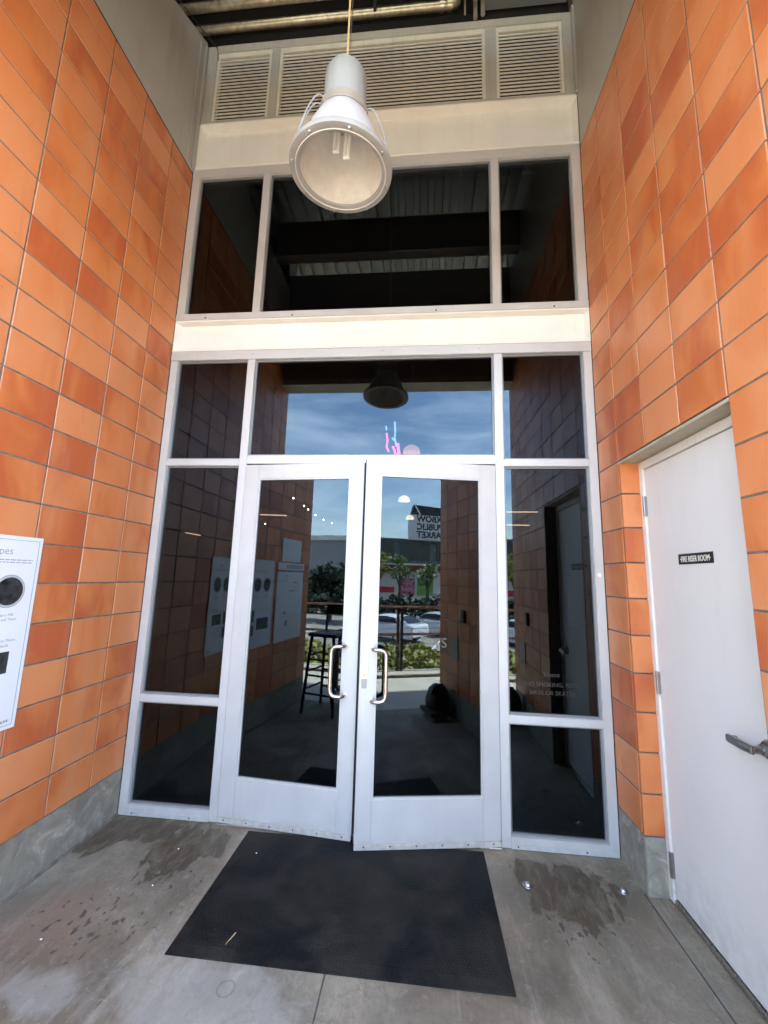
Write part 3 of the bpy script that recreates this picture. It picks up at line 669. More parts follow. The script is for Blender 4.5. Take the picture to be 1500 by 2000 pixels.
leaf('L', 4.8, 'left glass door with silver frame, slightly ajar')
leaf('R', 10, 'right glass door with lock plate, standing more ajar than the left')
# notice in vinyl on the right sidelight
nt_ = thing('vinyl_notice', 'faint vinyl notice reading no smoking pets bikes on the right sidelight', 'notice', (2.8, GY, .9))
for s_, z_, sz in (('Please', .985, .040), ('NO SMOKING, PETS,', .925, .036), ('BIKES OR SKATES', .875, .036)):
    text_on(s_, sz, (2.80, GY-.0008, z_), (1, 0, 0), (0, 0, 1), 'vinyl_faint' if 'vinyl_faint' in M else M.setdefault('vinyl_faint', mat('faint_vinyl', (.022, .020, .018), .6)), 'text_line', nt_)

# ------------------------------------------------------------------ utility door on the right wall
ud = thing('utility_door', 'white metal door marked FIRE RISER ROOM, recessed in the right wall', 'door', (WID+.11, -.72, 0))
FX = WID+.105; ya, yb = -TA-.006, -TA-3*TW; zt = 2.300
b = B(); b.box(FX, FX+.10, ya-.045, ya-.0005, 0.004, zt-.003); obj('frame_jamb', b, 'door_frame', ud, bevel=.003)
b = B(); b.box(FX, FX+.10, yb+.0005, yb+.045, 0.004, zt-.003); obj('frame_jamb', b, 'door_frame', ud, bevel=.003)
b = B(); b.box(FX+.0005, FX+.10, yb+.0455, ya-.0455, zt-.050, zt-.003); obj('frame_head', b, 'door_frame', ud, bevel=.003)
b = B(); b.box(FX+.010, FX+.055, yb+.048, ya-.049, .035, zt-.055); obj('door_leaf', b, 'door', ud, bevel=.002)
b = B(); b.box(FX+.003, FX+.06, yb+.046, ya-.046, .004, .028); obj('threshold', b, 'steel', ud, bevel=.004)
b = B(); b.box(FX+.056, FX+.099, yb+.046, ya-.046, .004, zt-.052); obj('backing', b, 'dark', ud)
for zc in (2.03, 1.06, .18):
    b = B(); b.box(FX-.002, FX+.012, ya-.058, ya-.038, zc-.056, zc+.056); h = obj('hinge', b, 'lever', ud)
    b = B(); b.tube([(FX-.004, ya-.049, zc-.058), (FX-.004, ya-.049, zc+.058)], .0065, 10); obj('hinge_pin', b, 'lever', h, smooth=True)
PX = FX+.0095
sp = thing('name_plate', 'black plate reading FIRE RISER ROOM on the white door', 'sign', (PX, -.71, 1.71))
b = B(); b.box(PX-.0025, PX, -.836, -.588, 1.686, 1.737); obj('plate', b, 'black', sp)
text_on('·FIRE RISER ROOM·', .040, (PX-.0032, -.712, 1.6975), (0, -1, 0), (0, 0, 1), mat('cream_lettering', (.75, .72, .62), .5), 'lettering', sp, fx=.66)
# lever handle
lvz = .988; ly = -1.030
b = B(); b.lathe([(.0001, -.014), (.030, -.012), (.036, -.004), (.037, 0)], (PX, ly, lvz), 32, 'x'); hd = obj('lever_rose', b, 'lever', ud, smooth=True)
b = B(); b.tube([(PX-.012, ly, lvz), (PX-.030, ly, lvz)], .019, 20); b.tube([(PX-.028, ly, lvz), (PX-.060, ly, lvz), (PX-.064, ly+.012, lvz), (PX-.064, ly+.05, lvz)], [.014, .014, .014, .012], 16); obj('lever_neck', b, 'lever', hd, smooth=True)
b = B(); b.prism([(ly-.010, lvz-.015), (ly+.04, lvz-.018), (ly+.122, lvz-.014), (ly+.122, lvz+.014), (ly+.04, lvz+.016), (ly-.010, lvz+.015)], 0, PX-.073, PX-.058)
b.prism([(PX-.062, ly+.110), (PX-.030, ly+.112), (PX-.030, ly+.122), (PX-.062, ly+.122)], 2, lvz-.009, lvz+.009)
obj('lever_arm', b, 'lever', hd, bevel=.003)
# lintel over the recess
b = B(); b.box(WID+.001, FX+.05, yb+.0, ya+.02, zt, zt+.010); b.box(WID-.001, WID+.006, yb, ya+.02, zt-.006, zt+.010)
tag(obj('steel_lintel', b, 'lintel', bevel=.002), 'beige steel lintel over the recessed white door', 'lintel')

# ------------------------------------------------------------------ pipes, cable, conduit
def pipe(y, z, x0, x1, label, elbow=False):
    t = thing('galvanised_pipe', label, 'pipe', ((x0+x1)/2, y, z), group=None)
    pts = [(x0, y, z), (x1, y, z)]
    if elbow: pts += [(x1+.025, y, z+.008), (x1+.045, y, z+.03), (x1+.05, y, z+.15)]
    b = B(); b.tube(pts, .034, 18); obj('pipe_run', b, 'galv', t, smooth=True)
    if elbow:
        b = B(); b.tube([(x1-.10, y, z), (x1-.065, y, z)], .041, 18); b.tube([(x1-.035, y, z), (x1+.0, y, z)], .041, 18); obj('coupling', b, 'galv', t, smooth=True)
    return t
pipe(-.168, 6.385, -.9, 2.85, 'galvanised pipe nearest the camera under the deck')
pipe(-.042, 6.355, -.9, 2.16, 'galvanised pipe with elbow, running closest above the louvres', True)
for x, y, l_ in ((2.27, -.03, 'thin steel hanger rod just right of the pipe elbow'), (2.36, .0, 'grey conduit dropping beside the pipe elbow'), (2.42, -.02, 'second grey conduit, farther right of the elbow')):
    b = B(); b.tube([(x, y, 6.26), (x, y, 6.6)], .008 if 'rod' in l_ else .018, 10); tag(obj('conduit', b, 'deck', smooth=True), l_, 'conduit')
b = B(); b.tube([(1.52, -.12, 6.25), (1.52, -.12, 6.6)], .014, 8); tag(obj('pipe_hanger', b, 'dark'), 'dark pipe hanger behind the lower pipe', 'hanger')
b = B(); b.tube([(.02, -.44, 6.0), (.03, -.1, 6.22), (.095, .0, 6.20), (.105, .012, 6.09)], .0035, 6); tag(obj('loose_cable', b, 'ink'), 'thin black cable along the left cladding edge to the louvre', 'cable')

# ------------------------------------------------------------------ pendant lamp
LX, LY, LZ = 1.568, -1.18, 3.467
lt = thing('pendant_lamp', 'big grey bell shaped pendant lamp hanging in front of the windows', 'lamp', (LX, LY, LZ))
b = B(); b.lathe([(.0001, .474), (.060, .474), (.084, .463), (.096, .440), (.098, .28), (.098, .272)], (LX, LY, LZ), 48); obj('ballast_housing', b, 'lamp', lt, smooth=True)
b = B(); b.lathe([(.098, .280), (.110, .278), (.111, .268), (.096, .258), (.096, .246), (.108, .238)], (LX, LY, LZ), 48); obj('collar', b, 'lamp_rim', lt, smooth=True)
b = B(); b.lathe([(.104, .240), (.122, .215), (.148, .16), (.172, .10), (.194, .045), (.205, .012), (.209, .0)], (LX, LY, LZ), 64); obj('bell_shade', b, mat('lamp_bell_enamel', (.48, .465, .46), .35), lt, smooth=True)
b = B(); b.lathe([(.207, .020), (.212, .008), (.230, .006), (.2335, -.006), (.231, -.018), (.222, -.021), (.196, -.022), (.186, -.018), (.186, -.006)], (LX, LY, LZ), 72); rim = obj('rim_ring', b, 'lamp_rim', lt, smooth=True)
b = B(); b.lathe([(.201, -.0222), (.2035, -.0250), (.206, -.0222)], (LX, LY, LZ), 72); obj('ring_bead', b, 'lamp_in', rim, smooth=True)
for k in range(8):
    a = 2*pi*k/8+.35; r_ = .218
    me = B().lathe([(.0001, -.029), (.005, -.028), (.006, -.021)], (LX+r_*cos(a), LY+r_*sin(a), LZ), 10)
    obj('screw', me, 'screw', rim, smooth=True)
b = B(); b.lathe([(.186, -.008), (.182, .02), (.165, .08), (.138, .14), (.112, .19), (.085, .225), (.04, .240), (.0001, .242)], (LX, LY, LZ), 64); obj('reflector', b, 'lamp_in', lt, smooth=True)
b = B(); b.lathe([(.0001, .243), (.05, .240), (.05, .215), (.03, .212), (.0001, .212)], (LX, LY, LZ), 24); sk = obj('lamp_socket', b, 'lamp_rim', lt, smooth=True)
for (dx, dy, l_) in ((-.026, -.012, .145), (.018, .012, .12), (.026, -.022, .185)):
    b = B()
    for e in (-.0085, .0085): b.tube([(LX+dx+e, LY+dy, LZ+.215), (LX+dx+e, LY+dy, LZ+.215-l_)], .0078, 10)
    b.tube([(LX+dx-.0085, LY+dy, LZ+.219-l_), (LX+dx+.0085, LY+dy, LZ+.219-l_)], .0078, 10)
    obj('fluorescent_tube', b, 'tube', sk, smooth=True)
b = B(); b.lathe([(.0001, .2), (.012, .196), (.014, .18)], (LX+.075, LY+.03, LZ+.01), 12); obj('spring_clip', b, 'lever', sk, smooth=True)
lg = bpy.data.materials.new('dusty_lens'); lg.use_nodes = True; n = lg.node_tree; n.nodes.clear()
o_ = N(n, 'ShaderNodeOutputMaterial'); ms = N(n, 'ShaderNodeMixShader'); tr = N(n, 'ShaderNodeBsdfTransparent'); df = N(n, 'ShaderNodeBsdfPrincipled')
df.inputs['Base Color'].default_value = (.6, .55, .48, 1); df.inputs['Roughness'].default_value = .25
zz = N(n, 'ShaderNodeTexNoise', i_Scale=9., i_Detail=5.); tcx = N(n, 'ShaderNodeTexCoord'); n.links.new(tcx.outputs['Object'], zz.inputs['Vector'])
mr = N(n, 'ShaderNodeMapRange'); mr.inputs[1].default_value = .35; mr.inputs[2].default_value = .7; mr.inputs[3].default_value = .07; mr.inputs[4].default_value = .22
n.links.new(zz.outputs[0], mr.inputs[0]); n.links.new(mr.outputs[0], ms.inputs[0]); n.links.new(tr.outputs[0], ms.inputs[1]); n.links.new(df.outputs[0], ms.inputs[2]); n.links.new(ms.outputs[0], o_.inputs[0])
b = B(); b.lathe([(.188, -.014), (.0001, -.014)], (LX, LY, LZ), 48); obj('glass_lens', b, lg, lt, smooth=True)
for a in (R(203), R(222), R(-6)):
    ca, sa = cos(a), sin(a)
    pts = [(LX+r_*ca, LY+r_*sa, LZ+z_) for r_, z_ in ((.098, .258), (.112, .276), (.130, .274), (.148, .250), (.172, .195), (.193, .13), (.212, .05), (.222, .004))]
    b = B(); b.tube(pts, .0030, 8); obj('cage_wire', b, 'lamp', lt, smooth=True)
tilt = Matrix.Rotation(R(5), 3, 'X') @ Matrix.Rotation(R(1.5), 3, 'Y') @ Matrix.Scale(1.028, 3); inv = tilt.inverted()
top = Vector((0, 0, .474))
def up_(dx, z): return tuple(inv @ (tilt @ top + Vector((dx, 0, z))))
b = B(); b.tube([up_(0, -.004), up_(.0, 1.), up_(-.012, 2.72)], .0050, 8); obj('cord', b, 'cord', lt, smooth=True, local=True)
b = B(); b.tube([up_(.012, -.004), up_(.02, 2.72)], .0018, 5); obj('safety_wire', b, 'cable', lt, local=True)
lt.scale = (1.028,)*3; lt.rotation_euler = (Matrix.Rotation(R(5), 3, 'X') @ Matrix.Rotation(R(1.5), 3, 'Y')).to_euler()

# ------------------------------------------------------------------ mat, stops, litter
mt = thing('door_mat', 'black rubber door mat with small raised studs in front of the doors', 'mat', (1.635, -.47, 0))
x0, x1, y0, y1 = .918, 2.350, -.897, -.055
b = B(); e = .045
b.add([(x0, y0, .001), (x1, y0, .001), (x1, y1, .001), (x0, y1, .001), (x0, y0, .006), (x1, y0, .006), (x1, y1, .006), (x0, y1, .006), (x0+e, y0+e, .015), (x1-e, y0+e, .015), (x1-e, y1-e*.4, .015), (x0+e, y1-e*.4, .015)],
      [(0, 1, 5, 4), (1, 2, 6, 5), (2, 3, 7, 6), (3, 0, 4, 7), (4, 5, 9, 8), (5, 6, 10, 9), (6, 7, 11, 10), (7, 4, 8, 11), (8, 9, 10, 11)])
obj('mat_base', b, 'rubber', mt)
g = B(); yy = y0+.06; k = 0
while yy < y1-.03:
    xx = x0+.06+(k % 2)*.0085
    while xx < x1-.06:
        r_ = .0045; g.add([(xx-r_, yy-r_, .015), (xx+r_, yy-r_, .015), (xx+r_, yy+r_, .015), (xx-r_, yy+r_, .015), (xx-r_*.5, yy-r_*.5, .0182), (xx+r_*.5, yy-r_*.5, .0135), (xx+r_*.5, yy+r_*.5, .0135), (xx-r_*.5, yy+r_*.5, .0135)],
                          [(0, 1, 5, 4), (1, 2, 6, 5), (2, 3, 7, 6), (3, 0, 4, 7), (4, 5, 6, 7)]); xx += .017
    yy += .0145; k += 1
stuff(obj('stud', g, 'rubber', mt))
for (x, y, l_) in ((3.035, -.262, 'steel floor stop dome near the right tiled wall'), (2.545, -.285, 'steel floor stop dome on the wet patch right of the mat')):
    t = thing('floor_stop', l_, 'door stop', (x, y, 0))
    b = B(); b.lathe([(.0001, .013), (.006, .012), (.012, .008), (.015, .003), (.016, 0)], (x, y, 0.0005), 20); obj('dome', b, 'screw', t, smooth=True)
    b = B(); b.lathe([(.0205, .004), (.026, .002), (.027, 0)], (x, y, 0.0003), 20); obj('base_ring', b, 'lever', t, smooth=True)
b = B(); b.tube([(1.155, -.845, .021), (1.175, -.79, .026)], [.0012, .003], 6); tag(obj('twig', b, mat('straw', (.45, .33, .17), .7)), 'pale straw lying on the front left of the black mat', 'straw')
for (x, y, l_) in ((1.05, -.27, 'tiny white scrap on the left edge of the mat'), (.62, -.55, 'tiny white pebble on the concrete left of the mat'), (.35, -.9, 'tiny white pebble at the lower left of the floor'), (.585, -.27, 'small white chip on the wet patch left of the mat')):
    b = B(); b.add([(x, y, .018), (x+.008, y+.002, .017), (x+.006, y+.009, .018), (x-.001, y+.006, .017), (x+.003, y+.004, .022)], [(0, 1, 4), (1, 2, 4), (2, 3, 4), (3, 0, 4), (0, 3, 2, 1)])
    if x != 1.05: b.v = [(p[0], p[1], p[2]-.016) for p in b.v]
    tag(obj('scrap', b, 'white'), l_, 'scrap')

# ------------------------------------------------------------------ posters on the left wall
ps = thing('wall_poster', 'white information poster with dark round photos on the left wall', 'poster', (0, -1.25, .82))
PXs = .010
ya_, yb_ = -.838, -1.672
b = B(); b.box(.003, PXs, yb_, ya_, .820, 1.732); obj('board', b, 'white', ps, bevel=.001)
b = B(); q = .018
for r_ in ((yb_+q, ya_-q, 1.732-q-.0025, 1.732-q), (yb_+q, ya_-q, .82+q, .82+q+.0025)): b.box(PXs, PXs+.0008, r_[0], r_[1], r_[2], r_[3])
for yy in (yb_+q, ya_-q-.0025): b.box(PXs, PXs+.0008, yy, yy+.0025, .82+q+.0026, 1.732-q-.0026)
obj('border_line', b, 'green_ink', ps)
UX, UY = (0, 1, 0), (0, 0, 1)
text_on('Antipodes' if False else 'pes', .050, (PXs, -.985, 1.642), UX, UY, 'grey_ink', 'title', ps, 'RIGHT')
for i, z_ in enumerate((1.614, 1.602)):
    b = B(); y = -1.55
    while y < -.885-i*.01:
        w_ = random.uniform(.01, .03); b.box(PXs, PXs+.0006, y, min(y+w_, -.88), z_, z_+.005); y += w_+.005
    stuff(obj('small_print', b, 'grey_ink', ps))
def disc(yc, zc, r_, m, nm, off=0, parent=ps):
    b = B(); b.lathe([(r_, off), (r_, off+.0007), (.0001, off+.0008)], (PXs, yc, zc), 40, 'x'); return obj(nm, b, m, parent)
for k, yc in enumerate((-.975, -1.16, -1.345, -1.53)):
    d_ = disc(yc, 1.468, .078, 'grey_ink', 'photo_ring'); disc(yc, 1.468, .074, 'louvre_light' if 'louvre_light' in M else M.setdefault('louvre_light', mat('pale_grey_print', (.45, .45, .45), .5)), 'ring_fill', .0009); disc(yc, 1.468, .066, 'photo', 'round_photo', .0018)
    text_on('Aquí y Allá', .018, (PXs, yc, 1.352), UX, UY, 'grey_ink', 'caption', ps); text_on('Here and There', .018, (PXs, yc, 1.330), UX, UY, 'grey_ink', 'caption', ps)
for (y0_, y1_, z0_, z1_) in ((-1.10, -.925, 1.085, 1.185), (-1.32, -1.14, 1.085, 1.20), (-1.60, -1.37, 1.0, 1.12), (-1.32, -1.14, .95, 1.05)):
    b = B(); b.box(PXs, PXs+.0008, y0_, y1_, z0_, z1_); obj('photo_panel', b, 'photo', ps)
b = B(); b.box(PXs+.0009, PXs+.0014, -.99, -.965, 1.105, 1.112); obj('photo_highlight', b, 'white', ps)
text_on('Nuestras Manos', .018, (PXs, -.905, 1.232), UX, UY, 'grey_ink', 'caption', ps, 'RIGHT'); text_on('Our Hands', .018, (PXs, -.935, 1.208), UX, UY, 'grey_ink', 'caption', ps, 'RIGHT')
for i in range(8):
    b = B(); y = -1.62 if i % 2 else -1.5; e_ = -.955+random.uniform(-.02, .02) if i < 5 else -1.2
    while y < e_:
        w_ = random.uniform(.01, .03); b.box(PXs, PXs+.0006, y, min(y+w_, e_), 1.05-i*.02, 1.054-i*.02); y += w_+.005
    stuff(obj('small_print', b, 'grey_ink', ps))
text_on('OXBOW', .018, (PXs, -.875, .853), UX, UY, 'ink', 'credit', ps, 'RIGHT')
p2 = thing('wall_poster', 'tall white drawing sheet with a header strip, nearest the street on the left wall', 'poster', (0, -2.08, .8))
b = B(); b.box(.003, .009, -2.415, -1.745, .81, 1.615); obj('board', b, 'white', p2)
b = B(); b.box(.003, .012, -2.42, -1.75, 1.635, 1.722); hs = obj('header_strip', b, 'white', p2)
b = B(); y = -2.38
while y < -1.95: b.box(.012, .0127, y, y+.028, 1.655, 1.70); y += .04
stuff(obj('print_mark', b, 'grey_ink', hs))
b = B(); b.box(.003, .008, -2.32, -1.84, 1.738, 2.015); obj('top_sheet', b, 'white', p2)
b = B()
for i in range(14):
    y = random.uniform(-2.38, -1.9); z_ = random.uniform(1.35, 1.58); b.box(.009, .0096, y, y+random.uniform(.03, .12), z_, z_+.006)
b.box(.009, .0096, -2.0, -1.93, 1.12, 1.15); b.box(.009, .0096, -2.05, -1.98, .98, 1.04)
stuff(obj('small_print', b, 'grey_ink', p2))
# things on the right wall near the street
b = B(); b.box(WID-.03, WID-.001, -1.93, -1.85, 1.10, 1.24); tag(obj('card_reader', b, 'black', bevel=.006), 'black card reader on the right tiled wall near the street', 'card reader')
b = B(); b.box(WID-.012, WID-.001, -2.28, -2.05, .66, .90); tag(obj('metal_plate', b, 'lamp_rim', bevel=.003), 'grey metal plate low on the right tiled wall', 'plate')

# stools and box near the mouth of the porch (seen mirrored in the doors)
def stool(x, y, z, rz, label):
    t = thing('bar_stool', label, 'stool', (x, y, z), rz, 'bar stools by the porch mouth')
    b = B(); b.box(-.19, .19, -.19, .19, .86, .90); obj('seat', b, 'stool', t, local=True, bevel=.01)
    for sx in (-1, 1):
        for sy in (-1, 1):
            b = B(); b.tube([(sx*.15, sy*.15, .87), (sx*.21, sy*.21, 0)], .019, 8); obj('leg', b, 'stool', t, local=True)
    for zz_, r_ in ((.22, .195), (.42, .18), (.60, .17)):
        b = B()
        for s_ in (-1, 1): b.tube([(-r_, s_*r_, zz_), (r_, s_*r_, zz_)], .012, 6); b.tube([(s_*r_, -r_, zz_+.04), (s_*r_, r_, zz_+.04)], .012, 6)
        obj('stretcher', b, 'stool', t, local=True)
    b = B()
    for s_ in (-1, 1): b.tube([(s_*.15, -.17, .88), (s_*.16, -.21, 1.22)], .016, 8)
    b.box(-.17, .17, -.225, -.20, 1.10, 1.22); obj('backrest', b, 'stool', t, local=True)
    return t
stool(.47, -2.28, 0, .15, 'black wooden bar stool at the street end of the left wall')
stool(.70, -2.66, 0, .5, 'second black bar stool, just outside the left wall end')
pl_ = thing('potted_plant', 'dark leafy plant in a black pot standing among the stools', 'plant', (.62, -3.1, 0))
b = B(); b.lathe([(.0001, 0), (.13, 0), (.17, .30), (.15, .30), (.0001, .27)], (.62, -3.1, 0), 20); obj('pot', b, 'stool', pl_, smooth=True)
b = B()
for i in range(160):
    a = random.uniform(0, 2*pi); r_ = random.uniform(.02, .26); h_ = random.uniform(.45, 1.45); d = Vector((cos(a), sin(a), random.uniform(-.2, .9))).normalized()*random.uniform(.06, .13); p = Vector((.62+r_*cos(a), -3.1+r_*sin(a), h_)); w = Vector((-sin(a), cos(a), 0))*.03
    b.add([p, p+d*.5+w, p+d, p+d*.5-w], [(0, 1, 2, 3)])
obj('foliage', b, 'hedge', pl_)
t = thing('box_on_dolly', 'dark bin bag on a low wooden dolly by the right wall', 'dolly', (2.98, -2.25, 0))
b = B(); b.box(2.82, 3.10, -2.42, -2.08, .05, .09); obj('dolly_board', b, 'crate', t)
for x in (2.86, 3.06):
    for y in (-2.38, -2.12):
        b = B(); b.lathe([(.0001, -.012), (.025, -.012), (.025, .012), (.0001, .012)], (x, y, .025), 14, 'x'); obj('caster', b, 'screw', t)
b = B(); b.lathe([(.0001, 0), (.13, .0), (.15, .07), (.13, .17), (.09, .23), (.04, .26), (.0001, .262)], (2.99, -2.27, .092), 12)
b.v = [(v[0]+random.uniform(-.022, .022), v[1]+random.uniform(-.022, .022), v[2]+(random.uniform(-.02, .02) if v[2] > .12 else 0)) for v in b.v]; obj('bag', b, 'stool', t, smooth=True)

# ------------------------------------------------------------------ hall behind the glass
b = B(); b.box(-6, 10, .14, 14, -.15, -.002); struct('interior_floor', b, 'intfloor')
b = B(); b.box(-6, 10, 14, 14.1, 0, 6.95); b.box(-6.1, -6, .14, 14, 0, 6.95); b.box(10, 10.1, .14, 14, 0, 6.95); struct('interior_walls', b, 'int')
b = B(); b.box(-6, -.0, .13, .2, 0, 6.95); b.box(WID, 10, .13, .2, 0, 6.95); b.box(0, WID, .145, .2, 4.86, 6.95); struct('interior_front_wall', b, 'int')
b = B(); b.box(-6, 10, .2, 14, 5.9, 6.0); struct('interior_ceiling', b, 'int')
def dome(x, y, z, r_, label, m_='warm'):
    t = thing('dome_pendant', label, 'lamp', (x, y, z))
    b = B(); b.lathe([(r_, 0), (r_*.97, r_*.3), (r_*.8, r_*.62), (r_*.5, r_*.86), (r_*.2, r_*.97), (.0001, r_)], (x, y, z), 28); obj('shade', b, m_, t, smooth=True)
    b = B(); b.tube([(x, y, z+r_), (x, y, 5.9)], .006, 5); obj('cord', b, 'ink', t)
dome(1.565, 6, 3.24, .13, 'glowing dome pendant deep in the hall, the larger of two in the right door')
dome(1.61, 9, 3.28, .12, 'small glowing dome pendant, farthest back in the right door')
M['peach_glow'] = mat('peach_lamp_glow', (.8, .5, .4), .5, emit=(1, .48, .36), estr=.75)
dome(1.74, 5, 4.02, .17, 'pinkish dome pendant beside the neon sign in the transom', 'peach_glow')
def hit(px, py, y):
    d = Mz @ Mx @ My @ Vector(((px-750)/796.28, 1, (1000-py)/796.28)); t_ = (y+2.7839)/d.y
    return Vector((1.9672, -2.7839, 1.5824)) + d*t_
ns = thing('neon_sign', 'pink and blue neon sign hanging in the hall behind the transom', 'neon sign', (1.5, 5, 4.0))
for (m_, pts, r_) in (('pink', [(755, 846), (757, 860), (755, 872), (759, 882)], .012), ('pink', [(767, 872), (770, 878), (773, 889)], .014), ('pink', [(777, 866), (778, 878), (780, 889)], .018),
                      ('blue', [(771, 824), (772, 840), (771, 856), (774, 872)], .012), ('blue', [(754, 832), (755, 840)], .010), ('blue', [(766, 855), (769, 860)], .010)):
    b = B(); b.tube([hit(x, y, 5) for x, y in pts], r_*1.5, 8); obj('neon_tube', b, m_, ns)
BL = ['topmost string light bulb, left door', 'second string light bulb from the top', 'third bulb down the sloping string', 'bulb at the reflected wall edge', 'bulb just right of the reflected wall edge', 'rightmost lower bulb before the door stile', 'far left bulb at the left stile of the left door', 'second bulb from the left stile, lower string']
for i, (px, py, y) in enumerate(((573, 973, 4.5), (594, 988, 5), (602, 995, 5.6), (616, 1006, 6), (632, 1015, 6.6), (648, 1022, 7.4), (505, 1020, 5), (518, 1023, 5.4))):
    p = hit(px, py, y); b = B(); b.lathe([(.0001, -.016), (.011, -.010), (.014, 0), (.011, .010), (.0001, .016)], p, 10)
    tag(obj('string_light_bulb', b, 'bulb', smooth=True), 'small glowing '+BL[i], 'light bulb', 'string light bulbs seen through the left door')
for (p, q, y, l_) in (((506, 1005), (560, 1007), 8, 'warm light strip in the hall seen through the left door'), ((984, 1000), (1050, 1000), 8, 'upper warm light strip seen through the right sidelight'), ((984, 1025), (1034, 1026), 9, 'lower warm light strip seen through the right sidelight'), ((362, 1040), (392, 1046), 9, 'small greenish light strip seen through the left sidelight')):
    b = B(); b.tube([hit(*p, y), hit(*q, y)], .014, 6); tag(obj('light_strip', b, 'strip'), l_, 'light')
# yucca like plant in the hall
hp = thing('interior_plant', 'spiky leafed plant standing inside behind the right door', 'plant', (2.5, 1.8, 0))
b = B(); b.lathe([(.0001, 0), (.16, 0), (.2, .38), (.17, .38), (.0001, .34)], (2.6, 2.0, 0), 20); obj('pot', b, 'crate', hp, smooth=True)
b = B(); b.tube([(2.6, 2.0, .3), (2.62, 2.02, 1.6)], .03, 8); obj('trunk', b, 'bark', hp)
b = B()
for i in range(46):
    a = random.uniform(0, 2*pi); el = random.uniform(-.3, 1.2); d = Vector((cos(a)*cos(el), sin(a)*cos(el), sin(el))); w = Vector((-sin(a), cos(a), 0))*.018; o3 = Vector((2.62, 2.02, 1.62)); ln = random.uniform(.35, .6)
    b.add([o3+w*.5, o3+d*ln*.5+w, o3+d*ln+Vector((0, 0, -.05)), o3+d*ln*.5-w, o3-w*.5], [(0, 1, 2, 3, 4)])
obj('leaves', b, 'tree', hp)

# ------------------------------------------------------------------ street side, mirrored in the glass
# railing
rl = thing('cable_railing', 'bronze cable railing with a wooden handrail along the kerb', 'railing', (3, -4.6, 0))
b = B(); b.box(-9, 14, -4.63, -4.57, 1.05, 1.09); obj('handrail', b, 'wood', rl, bevel=.006)
b = B(); b.box(-9, 14, -4.615, -4.585, .585, .625); obj('mid_rail', b, 'wood', rl)
for x in (-5.6, -2.65, .3, 3.22, 6.15, 9.1, 12.0):
    for dx in (-.035, .035):
        b = B(); b.box(x+dx-.020, x+dx+.020, -4.63, -4.57, 0, 1.05); obj('post', b, 'rail', rl)
for z_ in (.14, .24, .34, .44, .53, .70, .79, .88, .97):
    b = B(); b.tube([(-9, -4.6, z_), (14, -4.6, z_)], .004, 5); obj('cable', b, 'cable', rl)
# planting
def leaves(n_, fn, sz, zup=.3):
    b = B()
    for i in range(n_):
        p = Vector(fn()); a = random.uniform(0, 2*pi); d = Vector((cos(a), sin(a), random.uniform(-zup, 1))).normalized(); s_ = sz*random.uniform(.6, 1.4)
        w = d.cross(Vector((random.uniform(-1, 1), random.uniform(-1, 1), random.uniform(-1, 1)))).normalized()*s_*.35
        b.add([p, p+d*s_*.5+w, p+d*s_, p+d*s_*.5-w], [(0, 1, 2, 3)])
    return b
def bedp():
    y = random.uniform(-7.4, -4.8); x = random.uniform(-3, 9); s_ = .13*sin(x*2.1)+.1*sin(y*3.3+x)
    return (x, y, -.22-.30*max(0, (-y-4.7)/3)+random.uniform(0, .32)+s_)
stuff(tag(obj('ground_cover', leaves(9000, bedp, .13), 'leaf'), 'yellow green ground cover planting beyond the railing', 'plants'))
